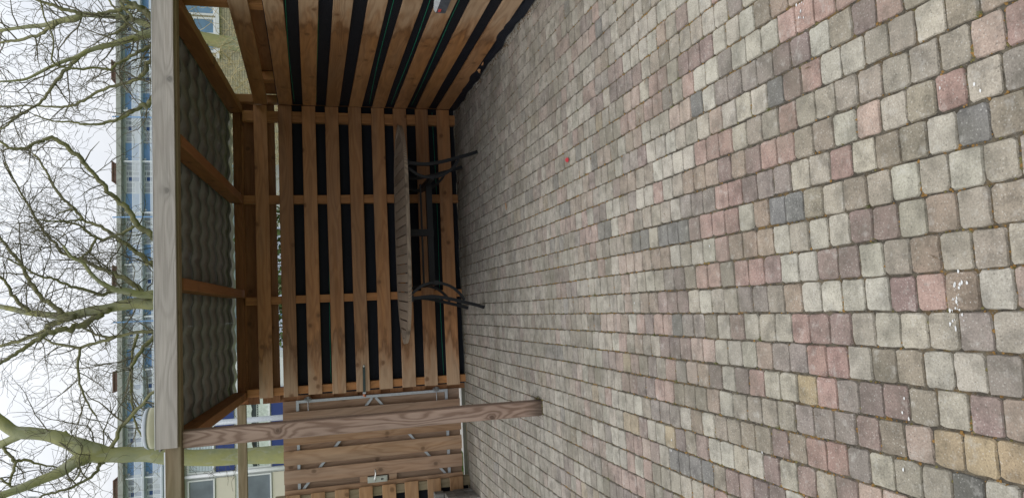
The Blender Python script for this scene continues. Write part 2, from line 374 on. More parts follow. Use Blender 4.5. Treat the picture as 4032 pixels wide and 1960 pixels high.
# boards: local X along, local Y thickness, local Z width
_cache = {}
def board_mesh(L, wd, t, mat, var=0, ch=.003, seg=3):
    key = (round(L, 4), round(wd, 4), round(t, 4), mat.name, var)
    if key in _cache: return _cache[key]
    r = random.Random(hash(key[:3]) % 1000 + var*7); mb = MB(); vs = []
    bow = [r.uniform(-1, 1)*.0025*min(1, L) for _ in range(seg+1)]; bz = [r.uniform(-1, 1)*.003*min(1, L) for _ in range(seg+1)]
    for i in range(seg+1):
        x = -L/2 + L*i/seg; h, q = wd/2, t/2; c = min(ch, t/4)
        for y, z in ((-q, -h+c), (-q, h-c), (-q+c, h), (q-c, h), (q, h-c), (q, -h+c), (q-c, -h), (-q+c, -h)):
            vs.append((x, y+bow[i], z+bz[i]))
    fs = [(i*8+j, (i+1)*8+j, (i+1)*8+(j+1) % 8, i*8+(j+1) % 8) for i in range(seg) for j in range(8)]
    fs += [tuple(range(8)), tuple(seg*8+7-j for j in range(8))]
    mb.add(vs, fs); me = mb.mesh('board', mat); _cache[key] = me; return me
AX = {'X': ((1,0,0),(0,1,0),(0,0,1)), 'Y': ((0,1,0),(-1,0,0),(0,0,1)), 'Z': ((0,0,1),(0,1,0),(-1,0,0)), 'ZY': ((0,0,1),(1,0,0),(0,1,0))}
def mat4(ax, ctr):
    a, b, c = [Vector(v) for v in ax]
    return Matrix(((a.x, b.x, c.x, ctr[0]), (a.y, b.y, c.y, ctr[1]), (a.z, b.z, c.z, ctr[2]), (0, 0, 0, 1)))
def board(name, parent, mat, axis, x0, x1, y0, y1, z0, z1, var=None, ch=.003, seg=3):
    ctr = ((x0+x1)/2, (y0+y1)/2, (z0+z1)/2); e = (x1-x0, y1-y0, z1-z0)
    L, t, wd = {'X': (e[0], e[1], e[2]), 'Y': (e[1], e[0], e[2]), 'Z': (e[2], e[1], e[0]), 'ZY': (e[2], e[0], e[1])}[axis]
    if var is None: var = random.randrange(4)
    return link(name, board_mesh(L, wd, t, mat, var, ch, seg), parent, mat4(AX[axis], ctr))

# ================================================================== SETTING: ground and paving
g = MB(); g.add([(-700,-300,-.09),(700,-300,-.09),(700,1200,-.09),(-700,1200,-.09)], [(0,1,2,3)])
tag(g.build('ground', M['grassland']), kind='structure')
PX, PY0, NPX = 2.18, .0, .1022
bedm = MB(); bedm.add([(-3.6,-.8,-.0060),(2.30,-.8,-.0060),(2.30,7.72,-.0060),(-3.6,7.72,-.0060),(-3.6,-.8,-.088),(2.30,-.8,-.088),(2.30,7.72,-.088),(-3.6,7.72,-.088)],
                      [(0,1,2,3),(0,4,5,1),(1,5,6,2),(2,6,7,3),(3,7,4,0)])
paving = bedm.build('paving', M['bed']); tag(paving, kind='structure')

tones = [(srgb(190,183,167), 32), (srgb(180,171,154), 16), (srgb(165,155,139), 13), (srgb(148,137,120), 10), (srgb(183,161,146), 5), (srgb(174,144,132), 9), (srgb(162,132,121), 6),
         (srgb(148,126,118), 5), (srgb(132,115,109), 3), (srgb(161,142,124), 6), (srgb(116,115,112), 3), (srgb(147,136,127), 5), (srgb(177,157,124), 1.6), (srgb(99,98,96), 1)]
mid = srgb(172, 166, 152)
tones = [(tuple(c*.87+m*.13 for c, m in zip(t, mid)), q) for t, q in tones]
TV = [t for t, _ in tones]; TW = np.array([q for _, q in tones], float); TW /= TW.sum()
def paver_verts(cx, cy, lx, ly, zt, tilt):
    out = []; hx, hy = lx/2, ly/2; base = []
    for sx, sy in ((1,1),(-1,1),(-1,-1),(1,-1)):
        c1 = random.uniform(.0035, .0105); c2 = random.uniform(.0035, .0105)
        if random.random() < .03: c1 *= 1.5; c2 *= 1.6
        a, b = (sx*hx, sy*(hy-c1)), (sx*(hx-c2), sy*hy)
        m1, m2 = (sx*hx, sy*hy*.36), (sx*hx*.36, sy*hy)
        base += ([m1, a, b, m2] if sx*sy > 0 else [m2, b, a, m1])
    base = [(x+random.uniform(-.0017,.0017), y+random.uniform(-.0017,.0017)) for x, y in base]
    for ins, dz in ((.0030, 0.0), (.0, -.008)):
        for x, y in base:
            k1 = 1-ins/hx*random.uniform(.5, 1.5); X = x*k1; Y = y*k1
            out.append((cx+X, cy+Y, zt+dz+tilt[0]*X+tilt[1]*Y))
    return out
PF = [tuple(range(16))]+[(i+16, (i+1) % 16+16, (i+1) % 16, i) for i in range(16)]
stones = []
x0 = .033 - 37*NPX
row = 0; xr = x0
rowprev = None
while xr < PX-.02:
    wx = NPX
    if xr+wx > 2.2: break
    y = -.75+random.uniform(0, .095)
    last = TV[0]
    while y < 7.60:
        L = .0945*random.choice([1,1,1,1,1,.98,1.02,1.03,.97])
        cx, cy = xr+wx/2, y+L/2
        # more dark and red stones in the near left, calmer tone towards the back wall
        pr = TW.copy()
        k2 = math.exp(-((cy-1.6)/1.6)**2)*(1.0 if cx < .1 else .25)
        pr[7:9] *= 1+1.2*k2; pr[10:] *= 1+1.1*k2; pr[0] *= 1-.45*k2
        if cy > 4.6: pr[5:9] *= .6; pr[10] *= .5
        if random.random() < .24: col = last
        else: col = TV[int(rng.choice(len(TV), p=pr/pr.sum()))]
        last = col
        v = random.uniform(.86, 1.08); col = tuple(c*v*(.80+.08*min(1, max(0, (cx+.4)/1.2)))*random.uniform(.985, 1.015) for c in col)
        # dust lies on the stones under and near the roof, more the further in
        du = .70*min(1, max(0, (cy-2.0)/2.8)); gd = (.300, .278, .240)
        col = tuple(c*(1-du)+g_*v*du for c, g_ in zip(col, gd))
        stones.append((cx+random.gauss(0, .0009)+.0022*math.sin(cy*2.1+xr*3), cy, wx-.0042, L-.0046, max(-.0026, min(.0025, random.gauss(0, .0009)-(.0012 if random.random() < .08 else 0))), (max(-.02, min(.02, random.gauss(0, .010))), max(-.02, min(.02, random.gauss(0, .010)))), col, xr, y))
        y += L
    xr += wx
    row += 1
def proj(P):
    d = Vector(P)-Vector((0, 0, CAMH)); zc = d.dot(CF)
    if zc < .05: return None
    return 2016-FPX*d.dot(CU)/zc, 980-FPX*d.dot(CR)/zc, zc
big = []
for i, s in enumerate(stones):
    q = proj((s[0], s[1], 0))
    if q and -20 < q[0] < 4052 and -20 < q[1] < 1980: big.append((q[2], i))
big = set(i for _, i in sorted(big)[:300])
field = MB()
for i, s in enumerate(stones):
    if abs(s[0]+.735) < .09 and abs(s[1]-5.045) < .085:
        continue                                              # the post stands here
    if i in big:
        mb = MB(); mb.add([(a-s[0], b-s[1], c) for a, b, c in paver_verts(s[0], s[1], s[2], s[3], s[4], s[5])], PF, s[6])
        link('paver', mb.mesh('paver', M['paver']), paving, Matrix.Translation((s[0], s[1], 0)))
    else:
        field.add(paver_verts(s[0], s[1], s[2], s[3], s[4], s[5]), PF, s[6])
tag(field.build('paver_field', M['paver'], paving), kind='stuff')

# moss, grit and crumbs in the joints
def crumb(mb, x, y, z, r, fl=.6):
    n = 5; vs = []
    a0 = random.uniform(0, 6.28)
    for i in range(n):
        a = a0+6.283*i/n; q = r*random.uniform(.6, 1.2); vs.append((x+q*math.cos(a), y+q*math.sin(a), z-.001))
    vs.append((x+random.uniform(-.3, .3)*r, y+random.uniform(-.3, .3)*r, z+r*fl*random.uniform(.6, 1.2)))
    mb.add(vs, [(i, (i+1) % n, n) for i in range(n)])
moss, moss2, grit, tuft = MB(), MB(), MB(), MB()
pf1, pf2 = MB(), MB()
for s in stones:
    if s[1] < .8: continue
    dens = max(0, math.sin(s[0]*2.3+1.0)*math.sin(s[1]*1.7+.6)+.35)*.6 + .12
    if s[1] > 5.5: dens *= .35
    nc = np.random.poisson(dens*9)
    for _ in range(nc):
        t = random.random()**2*.05
        if random.random() < .7: p = (s[7]+random.uniform(-.004, .004), s[8]+random.choice([-1, 1])*t)
        else: p = (s[7]+random.uniform(0, .1), s[8]+random.uniform(-.003, .003))
        crumb(random.choice([moss, moss, moss2]), p[0], p[1], -.006+random.uniform(0, .003), random.uniform(.002, .0062), .8)
    for _ in range(np.random.poisson(16 if s[1] < 2.4 else (8 if s[1] < 4 else 2))):
        if random.random() < .5: p = (s[7]+random.uniform(-.006, .006), s[8]+random.uniform(0, .095))
        else: p = (s[7]+random.uniform(0, .1), s[8]+random.uniform(-.005, .005))
        crumb(grit, p[0], p[1], -.0055, random.uniform(.0018, .0046), .9)
    if random.random() < dens*.55 and s[1] < 5:
        al = random.random() < .6
        for _ in range(random.randint(6, 15)):
            if al: px, py = s[7]+random.gauss(0, .0028), s[8]+random.gauss(0, .024)
            else: px, py = s[7]+abs(random.gauss(0, .03)), s[8]+random.gauss(0, .0026)
            crumb(random.choice([moss, moss, moss2]), px, py, -.0048, random.uniform(.0025, .0068), .75)
    if random.random() < .045 and s[1] < 4.5:
        for _ in range(14):
            a = random.uniform(0, 6.28); h = random.uniform(.006, .018); l = random.uniform(.003, .014)
            bx, by = s[7]+random.gauss(0, .004), s[8]+random.gauss(0, .004)
            dx, dy = math.cos(a), math.sin(a)
            tuft.add([(bx-dy*.0012, by+dx*.0012, -.007), (bx+dy*.0012, by-dx*.0012, -.007), (bx+dx*l, by+dy*l, h-.004)], [(0, 1, 2)])
mm = mat_plain('brown_moss', (.25, .145, .050), .95, .05, var=.4, scale=60)
mg = mat_plain('green_moss', (.155, .135, .055), .95, .05, var=.4, scale=60)
mgr = mat_plain('grit', (.14, .125, .10), .95, .05, var=.6, scale=90)
tag(moss.build('brown_moss', mm, paving), kind='stuff'); tag(moss2.build('olive_moss', mg, paving), kind='stuff')
tag(grit.build('joint_grit', mgr, paving), kind='stuff')
tag(tuft.build('joint_tufts', mat_plain('tuft', (.16, .17, .06), .9, .1), paving), kind='stuff')
fl = MB()
# dirt and moss packed round the post foot
for _ in range(260):
    a = random.uniform(0, 4); e = .058+abs(random.gauss(0, .012)); t = random.uniform(-.07, .07)
    px, py = [(e, t), (-e, t), (t, e), (t, -e)][int(a)]
    crumb(random.choice([pf1, pf2]), -.740+px, 5.040+py, -.004, random.uniform(.004, .010), .8)
lit = MB()
for _ in range(520):
    if random.random() < .62: px, py = 2.125-abs(random.gauss(0, .022)), random.uniform(4.3, 7.5)
    else: px, py = random.uniform(-.8, 2.1), 7.575-abs(random.gauss(0, .02))
    crumb(lit, px, py, .0005, random.uniform(.003, .011), random.uniform(.3, .8))
tag(lit.build('edge_litter', mat_plain('edge_litter', (.13, .09, .055), .95, .05, var=.6, scale=40), paving), kind='stuff')
bits = MB()
for _ in range(150):
    y = 1.0+6.4*random.random()**1.3; x = random.uniform(-2.6, 2.1); a = random.uniform(0, 6.28); l = random.uniform(.006, .022)
    if abs(x) > .25*y+.7: continue
    dx, dy = math.cos(a), math.sin(a); w_ = random.uniform(.001, .0035)
    bits.add([(x-dx*l, y-dy*l, .003), (x-dy*w_, y+dx*w_, .0055), (x+dx*l, y+dy*l, .0035), (x+dy*w_, y-dx*w_, .0055)], [(0, 1, 2, 3)])
tag(bits.build('dry_bits', mat_plain('dry_bits', (.17, .12, .075), .9, .1, var=.6, scale=50), paving), kind='stuff')
for (px, py, n_) in ((3160, 50, 22), (3780, 1110, 16), (3770, 1215, 26), (3570, 1630, 5), (3850, 365, 4), (3560, 1850, 4), (2220, 1095, 3), (3000, 1800, 4), (2150, 90, 3), (2425, 75, 5), (2800, 950, 3), (2650, 1750, 7), (3700, 330, 3), (2500, 1200, 3)):
    d = CR*(980-py)+CU*(2016-px)+CF*FPX; t = -CAMH/d.z; gx, gy = d.x*t, d.y*t
    for _ in range(max(2, n_*2//3)):
        x, y, r = gx+random.gauss(0, .02), gy+random.gauss(0, .011), random.uniform(.0006, .0038)**1.0
        a0 = random.uniform(0, 6.28); pts = [(x+1.7*r*random.uniform(.4, 1.4)*math.cos(a0+j*1.05), y+r*random.uniform(.5, 1.3)*math.sin(a0+j*1.05), .0035) for j in range(6)]
        fl.add(pts, [tuple(range(6))])
tag(pf1.build('foot_moss', mg, paving), kind='stuff'); tag(pf2.build('foot_dirt', mat_plain('foot_dirt', (.07, .058, .042), .95, .05), paving), kind='stuff')
tag(fl.build('white_flecks', M['fleck'], paving), kind='stuff')
# beyond the gate: kerb, pale path and grass
kb = MB(); kb.box(-3.6, 2.3, 7.90, 7.945, -.09, -.004)
tag(kb.build('kerb', M['concrete']), kind='structure')
ph = MB(); ph.add([(-1.62,7.95,-.02),(1.5,7.95,-.02),(3.5,13,-.02),(-.6,13,-.02)], [(0,1,2,3)])
tag(ph.build('path', M['path']), kind='structure')
gr = MB()
for _ in range(9000):
    x = random.uniform(-3.4, -.3); y = random.uniform(7.97, 9.6)
    if x > -1.62+(y-7.95)*.2+random.gauss(0, .04): continue
    a = random.uniform(0, 6.28); h = random.uniform(.03, .10); dx, dy = math.cos(a), math.sin(a); w_ = .004
    gr.add([(x-dy*w_, y+dx*w_, -.09), (x+dy*w_, y-dx*w_, -.09), (x+dx*h*.6, y+dy*h*.6, h-.06)], [(0, 1, 2)])
tag(gr.build('grass', M['blade']), kind='stuff')

# ================================================================== FENCES
ZS = [(.066,.205),(.300,.438),(.533,.674),(.770,.907),(1.010,1.145),(1.245,1.381),(1.480,1.615),(1.716,1.852),(1.955,2.087)]
def gaps():
    r = [((ZS[i][1]+ZS[i+1][0])/2) for i in range(len(ZS)-1)]
    return [(c-.068, c+.068) for c in r]
GZ = gaps()
def membrane(name, parent, fn, n=40, zs=None):
    mb = MB(); zs = zs or [0, .03, .1, .3, .6, .9, 1.2, 1.5, 1.85]
    vs = [fn(i/n, z) for i in range(n+1) for z in zs]; m = len(zs)
    mb.add(vs, [(i*m+j, (i+1)*m+j, (i+1)*m+j+1, i*m+j+1) for i in range(n) for j in range(m-1)])
    return mb.build(name, M['membrane'], parent, True)
# back fence
bf = empty('slatted_fence', (.7, 7.66, 0), 'brown slatted fence across the back behind the table, lined with black membrane', 'fence')
for i, (a, b) in enumerate(ZS):
    e = random.uniform(-.006, .006)
    board('slat', bf, M['slat'], 'X', -.797+e, 2.166, 7.600, 7.620, a, b)
for a, b in ((-.778,-.702), (.128,.207), (1.152,1.238), (2.002,2.110)):
    board('fence_post', bf, M['batten'], 'Z', a, b, 7.6215, 7.695, -.05, 2.197)
def fnb(t, z):
    x = -.80+3.0*t
    y = 7.697+.004*math.sin(x*7+z*3)+.003*math.sin(z*11+x*2)
    if z <= .03: y -= .035*(1-z/.03)+.012*math.sin(x*9)
    return (x, y, z+(.002 if z == 0 else 0))
membrane('black_membrane', bf, fnb, 50)
for i, (a, b) in enumerate(GZ):
    e = random.uniform(-.008, .004)
    z0, z1 = (a, b)
    if i == 7: z0, z1 = 1.888, 2.020
    board('rear_slat', bf, M['slat_back'], 'X', -.847+e*.4, 2.20, 7.712, 7.731, z0, z1)
for z, dr in ((1.375, -.03), (.225, .012), (.82, -.02)):
    mb = MB(); mb.tube([(-.79+2.95*t, 7.690+.002*math.sin(t*9), z+dr*(t-.5)+.006*math.sin(t*7)) for t in np.linspace(0, 1, 16)], .0022, 5)
    mb.build('green_thread', M['thread'], bf, True)
# right fence
rf = empty('slatted_fence', (2.2, 5.6, 0), 'brown slatted fence along the right side running towards the camera, small box fixed on it', 'fence')
for i, (a, b) in enumerate(ZS):
    a -= .010; b -= .010
    board('slat', rf, M['slat_right'], 'Y', 2.170, 2.190, 3.30+random.uniform(-.02, .02), 7.596, a, b, seg=5)
for a, b in ((3.4,3.5), (5.17,5.28), (6.87,6.97), (7.62,7.715)):
    board('fence_post', rf, M['batten'], 'ZY', 2.198, 2.282, a, b, -.05, 2.40 if a > 5 and a < 6 else (2.30 if a > 7.5 else 2.06))
def fnr(t, z):
    y = 3.35+4.3*t; x = 2.1945+.0008*math.sin(y*6+z*4)
    if z < .2:
        k3 = 1-z/.2; x = 2.1945-(.032+.014*math.sin(y*5)+.010*math.sin(y*13))*k3*k3
        z = z+(.05+.02*math.sin(y*4.1)+.012*math.sin(y*11))*k3*.25
    return (x, y, max(z, .004))
membrane('black_membrane', rf, fnr, 90, [0, .02, .05, .09, .14, .2, .4, .8, 1.2, 1.5, 1.85])
sk = MB(); n = 80; vs = []
for i in range(n+1):
    y = 4.0+3.55*i/n
    for j, (dx, dz) in enumerate(((.012, .055), (-.008, .04), (-.026, .02), (-.038, .008), (-.046, .006))):
        vs.append((2.178+dx+.010*math.sin(y*8+j)*(.3+.2*j)+.006*math.sin(y*21+j*2), y, dz*(1+.35*math.sin(y*6.3))+.004*math.sin(y*17+j)+.003))
sk.add(vs, [(i*5+j, (i+1)*5+j, (i+1)*5+j+1, i*5+j+1) for i in range(n) for j in range(4)])
sk.build('membrane_skirt', M['membrane'], rf, True)
for i, (a, b) in enumerate(GZ):
    if i == 7: a, b = 1.868, 1.998
    board('rear_slat', rf, M['slat_back'], 'Y', 2.288, 2.307, 3.30, 7.62, a-.01, b-.01, seg=5)
for z, dr in ((1.695, .01), (1.475, .03), (.955, .05), (.70, .02), (.49, .02), (.175, .03)):
    mb = MB(); mb.tube([(2.1925, 3.4+4.15*t, z-dr*(t-.5)+.006*math.sin(t*8+z*9)) for t in np.linspace(0, 1, 20)], .002, 5)
    mb.build('green_thread', M['thread'], rf, True)
board('jamb', bf, M['slat_back'], 'Z', -.862, -.790, 7.7345, 7.80, -.05, 2.06)
# left fence beyond the gate
lf = empty('slatted_fence', (-2.4, 7.64, 0), 'brown slatted fence left of the gate, behind the stacked grey pavers', 'fence')
LZ = [(.075,.215),(.312,.45),(.545,.685),(.78,.917),(1.013,1.148),(1.248,1.384),(1.483,1.618),(1.718,1.852)]
for a, b in LZ: board('slat', lf, M['slat_plain'], 'X', -3.5, -1.758+random.uniform(-.006, .006), 7.600, 7.620, a, b)
board('fence_post', lf, M['green_beam'], 'Z', -1.862, -1.772, 7.6215, 7.705, -.05, 1.955)
board('fence_post', lf, M['batten'], 'Z', -2.95, -2.87, 7.6215, 7.695, -.05, 1.90)
membrane('black_membrane', lf, lambda t, z: (-3.5+1.72*t, 7.708+.003*math.sin(t*20), z), 20)
for i in range(7):
    c = (LZ[i][1]+LZ[i+1][0])/2
    board('rear_slat', lf, M['slat_back'], 'X', -3.5, -1.79, 7.716, 7.735, c-.068, c+.068)

# ================================================================== GATE
gt = empty('timber_gate', (-1.3, 7.70, 0), 'closed brown timber gate with galvanised frame and lever handle, left of shelter', 'gate')
GT = 1.868
def gboard(name, m, x0, x1, y0, y1, z0=.062, z1=GT): return board(name, gt, m, 'Z', x0, x1, y0, y1, z0+random.uniform(-.004, .004), z1+random.uniform(-.003, .003))
for (a, b, m) in ((-1.096,-.957,'gate_pink'), (-1.283,-1.146,'gate'), (-1.478,-1.338,'gate'), (-1.664,-1.530,'gate_pink'), (-1.786,-1.722,'gate')):
    gboard('front_board', M[m], a, b, 7.652, 7.670)
for (a, b) in ((-.985,-.852), (-1.185,-1.05), (-1.385,-1.245), (-1.575,-1.435), (-1.765,-1.63)):
    gboard('rear_board', M['gate_pink'], a, b, 7.7025, 7.72)
fr = MB()
fr.box(-.877, -.850, 7.673, 7.700, .190, 1.742); fr.box(-1.775, -1.748, 7.673, 7.700, .190, 1.742)
fr.box(-1.7478, -.8772, 7.6735, 7.6995, 1.714, 1.7415); fr.box(-1.7478, -.8772, 7.6735, 7.6995, .1905, .218)
fr.build('steel_frame', M['zinc'], gt)
for zt in (1.70, .235):
    br = MB(); br.bar((-.880, 7.6865, .966+(.018 if zt > 1 else -.018)), (-1.742, 7.6865, zt), .024, .026, (0, 1, 0)); br.build('brace', M['zinc'], gt)
for z in (1.625, .315):
    h = MB(); h.tube([(-.838, 7.66, z-.035), (-.838, 7.66, z+.035)], .011, 8); h.box(-.862, -.815, 7.640, 7.672, z-.014, z+.014); h.tube([(-.835, 7.652, z), (-.955, 7.648, z-.003)], .006, 6)
    h.tube([(-.838, 7.65, z-.026), (-.838, 7.65, z-.012)], .019, 6); h.tube([(-.838, 7.65, z+.012), (-.838, 7.65, z+.026)], .019, 6)
    h.build('hinge', M['zinc_dark'], gt)
for z0, z1 in ((1.055, 1.135), (.760, .838)):
    board('spacer_block', gt, M['gate'], 'Z', -1.722, -1.662, 7.655, 7.672, z0, z1, seg=1)
hp = MB(); hp.box(-1.728, -1.680, 7.640, 7.6515, .872, 1.048); hp.box(-1.735, -1.673, 7.650, 7.6535, .858, 1.058)
hpo = hp.build('handle_plate', M['handle'], gt)
lv = MB(); lv.tube([(-1.703, 7.642, .985), (-1.703, 7.605, .985)], .010, 8); lv.tube([(-1.707, 7.603, .985), (-1.68, 7.598, .986), (-1.64, 7.600, .978), (-1.592, 7.604, .982)], [.010, .009, .008, .007], 8)
lv.build('lever', M['handle'], hpo, True)
kh = MB(); kh.tube([(-1.704, 7.6405, .915), (-1.704, 7.637, .915)], .009, 10); kh.box(-1.708, -1.700, 7.637, 7.6402, .895, .912); kh.build('keyhole', M['black_steel'], hpo)
# strap on the back fence
st = empty('gate_strap', (-.68, 7.59, 1.06), 'dark green strap screwed to a back fence slat beside the gate', 'strap')
q = MB(); q.strip([(-.545, 7.597, 1.064), (-.60, 7.590, 1.064), (-.70, 7.586, 1.066), (-.79, 7.590, 1.067), (-.812, 7.592, 1.067)], .026, .004, (0, 0, 1)); q.build('strap_band', M['rubber'], st)
q = MB(); q.tube([(-.543, 7.596, 1.064), (-.543, 7.586, 1.064)], [.013, .009], 10); q.tube([(-.543, 7.586, 1.064), (-.543, 7.584, 1.064)], [.006, .003], 6); q.build('screw', M['handle'], st)
q = MB(); q.box(-.826, -.806, 7.588, 7.598, 1.052, 1.083); q.build('clip', M['zinc'], st)
q = MB(); q.tube([(-.822, 7.605, 1.066), (-.838, 7.612, 1.070), (-.850, 7.625, 1.058), (-.846, 7.64, 1.066)], [.010, .014, .013, .008], 6); q.build('knot', M['copper'], st, True)

# ================================================================== SHELTER
sh = empty('timber_shelter', (.7, 6.3, 0), 'open timber shelter with tiled lean-to roof, grey front fascia and one brown post', 'shelter')
board('post', sh, M['post'], 'Z', -.792, -.688, 4.985, 5.095, -.03, 2.372, ch=.006, seg=4)
board('post', sh, M['post'], 'Z', 2.205, 2.315, 4.985, 5.095, -.03, 2.372, ch=.006, seg=4)
board('header_beam', sh, M['green_beam'], 'X', -3.2, 2.42, 4.962, 5.062, 2.374, 2.468, ch=.004)
board('fascia', sh, M['fascia'], 'X', -.776, 2.44, 4.930, 4.958, 2.388, 2.516, var=1, ch=.003, seg=5)
q = MB(); q.box(-.778, 2.442, 4.928, 4.966, 2.5175, 2.5200); q.build('drip_edge', M['alu'], sh)
q = MB(); q.box(-3.2, -.80, 4.958, 4.9605, 2.467, 2.474); q.build('beam_flashing', M['alu'], sh)
def sloped(name, x0, x1, ya, za, yb, zb, h, m):
    a = Vector(((x0+x1)/2, ya, za+h/2)); b = Vector(((x0+x1)/2, yb, zb+h/2)); d = (b-a); L = d.length; d.normalize()
    u = Vector((1, 0, 0)).cross(d) ; u = u if u.z > 0 else -u
    t = Vector((-1, 0, 0))
    return link(name, board_mesh(L, h, x1-x0, m, random.randrange(4), .004), sh, mat4((d, t, u), (a+b)/2))
for x0, x1 in ((-.802,-.728), (.205,.283), (1.153,1.231), (2.094,2.172)):
    sloped('rafter', x0, x1, 5.064, 2.3675, 7.60 if x0 > -.7 and x0 < 2 else 7.70, 2.1985, .125, M['rafter'])
board('wall_plate', sh, M['rafter'], 'X', -.86, 2.30, 7.7335, 7.775, 2.093, 2.196)
board('wall_plate', sh, M['rafter'], 'X', -.86, 2.30, 7.7340, 7.778, 2.1963, 2.300)
for x0, x1 in ((-.727,.204), (.284,1.152), (1.232,2.093)):
    board('blocking', sh, M['rafter'], 'X', x0, x1, 7.66, 7.70, 2.215, 2.292, seg=2)
board('lintel', sh, M['green_beam'], 'X', -3.4, -.842, 7.60, 7.67, 2.208, 2.292)
# tiles: pan and roll profile, one mesh shared by all
PIT, TL = .1905, .36
def prof(t):
    return (.0085)*(1-math.cos(2*math.pi*t**1.55))
tm = MB(); nx = 10; tt = [0, .12, .26, .40, .52, .62, .71, .79, .86, .93, 1.0]
def row(y, dz): return [(-PIT/2+t*PIT, y, prof(t)+dz) for t in tt]
sl0 = (2.345-2.502)/(7.60-5.0)
A = row(-TL/2, -.0065); B = row(TL/2, .0055); th = .0105
vs = A+B+[(x, y, z+th) for x, y, z in A]+[(x, y, z+th) for x, y, z in B]; n1 = nx+1
fs = [(i, n1+i, n1+i+1, i+1) for i in range(nx)] + [(2*n1+i, 2*n1+i+1, 3*n1+i+1, 3*n1+i) for i in range(nx)]
fs += [(i, i+1, 2*n1+i+1, 2*n1+i) for i in range(nx)] + [(n1+i+1, n1+i, 3*n1+i, 3*n1+i+1) for i in range(nx)]
tm.add(vs, fs); tme = tm.mesh('roof_tile', M['roof'], False)
tme.polygons.foreach_set('use_smooth', [True]*(2*nx)+[False]*(2*nx))
R0 = Matrix.Rotation(math.atan(sl0), 4, 'X')
for j in range(9):
    yc = 4.99+TL/2+j*.335
    for i in range(17):
        xc = -.80+PIT/2+i*PIT
        if xc > 2.40: continue
        zc = 2.502+sl0*(yc-5.0)+.002
        link('roof_tile', tme, sh, Matrix.Translation((xc+random.uniform(-.001, .001), yc, zc+random.uniform(-.001, .001))) @ R0)

# ================================================================== TABLE
TC = Vector((.745, 6.985, 0)); TR = rad(-2.5)
tb = empty('boat_shaped_table', (TC.x, TC.y, 0), 'weathered grey oval table with slotted boards and curved black steel legs', 'table')
TA, TB_ = 1.065, .465
def edge(x, a, b, e=3.6): return b*max(0, 1-abs(x/a)**e)**(1/1.7)
RT = Matrix.Translation(TC) @ Matrix.Rotation(TR, 4, 'Z')
def tl(x, y, z): return tuple(RT @ Vector((x, y, z)))
zt = .712
xs = [-TA+.055+i*.0895 for i in range(23)]
for i in range(len(xs)-1):
    xa, xb = xs[i]+.0055, xs[i+1]-.0055
    pts = []
    for t in (0, .5, 1): x = xa+(xb-xa)*t; pts.append((x, edge(x, TA-.05, TB_-.052)))
    if max(p[1] for p in pts) < .015: continue
    poly = [(x, -y) for x, y in pts]+[(x, y) for x, y in reversed(pts)]
    mb = MB(); dz = random.uniform(-.0015, .0015); n = len(poly); cx = (xa+xb)/2
    # local X along the board (table depth)
    vs = [(y, -(x-cx), zt+dz-zt) for x, y in poly]+[(y, -(x-cx), -.028+dz) for x, y in poly]
    mb.add(vs, [tuple(range(n)), tuple(range(2*n-1, n-1, -1))]+[(j, j+n, (j+1) % n+n, (j+1) % n) for j in range(n)])
    me = mb.mesh('table_board', M['table'])
    link('table_board', me, tb, RT @ Matrix.Translation((cx, 0, zt)) @ Matrix(((0,-1,0,0),(1,0,0,0),(0,0,1,0),(0,0,0,1))))
rim = MB(); out_, in_ = [], []
K = 60
for i in range(K):
    s_ = -1+2*i/(K-1); x = TA*math.sin(s_*math.pi/2)
    out_.append((x, edge(x, TA, TB_))); in_.append((x*(TA-.052)/TA, edge(x*(TA-.052)/TA, TA-.05, TB_-.05)))
def ring(h): return h+[(x, -y) for x, y in reversed(h)]
O_, I_ = ring(out_), ring(in_); n = len(O_)
vs = [tl(x, y, zt+.001) for x, y in O_]+[tl(x, y, zt+.002) for x, y in I_]+[tl(x*.997, y*.994, zt-.03) for x, y in O_]+[tl(x, y, zt-.03) for x, y in I_]
fs = []
for j in range(n):
    k_ = (j+1) % n
    fs += [(j, k_, n+k_, n+j), (2*n+j, 3*n+j, 3*n+k_, 2*n+k_), (j, 2*n+j, 2*n+k_, k_), (n+j, n+k_, 3*n+k_, 3*n+j)]
rim.add(vs, fs); rim.build('rim', M['table'], tb)
def bez(pts, n=18):
    pts = [Vector(p) for p in pts]; out = []
    P = [pts[0]*2-pts[1]]+pts+[pts[-1]*2-pts[-2]]
    for i in range(1, len(P)-2):
        for t in np.linspace(0, 1, n//(len(pts)-1)+2)[:-1]:
            a, b, c, d = P[i-1], P[i], P[i+1], P[i+2]
            out.append(.5*((2*b)+(c-a)*t+(2*a-5*b+4*c-d)*t*t+(3*b-a-3*c+d)*t**3))
    out.append(pts[-1]); return out
for sx, bx in ((1, .11), (-1, 1.37)):
    for y in (6.60, 7.33):
        leg = [(bx, y, .680), (bx+sx*.012, y, .50), (bx-sx*.012, y, .35), (bx-sx*.05, y, .21), (bx-sx*.083, y, .09), (bx-sx*.112, y, .004)]
        mb = MB(); mb.strip(bez(leg, 24), .030, .030, (0, 1, 0)); mb.build('leg', M['black_steel'], tb, False)
        arc = [(bx+sx*.045, y, .680), (bx+sx*.118, y, .57), (bx+sx*.138, y, .45), (bx+sx*.100, y, .32), (bx+sx*.03, y, .235), (bx-sx*.035, y, .19)]
        mb = MB(); mb.strip(bez(arc, 24), .028, .024, (0, 1, 0)); mb.build('curved_brace', M['black_steel'], tb, False)
    xa = bx+sx*.138
    mb = MB(); mb.box(xa-.02, xa+.02, 6.58, 7.35, .43, .47); mb.box(bx-.03, bx+.03, 6.56, 7.37, .668, .682); mb.build('end_rail', M['black_steel'], tb)
mb = MB(); mb.box(.25, 1.23, 6.935, 6.995, .40, .455); mb.build('stretcher', M['black_steel'], tb)
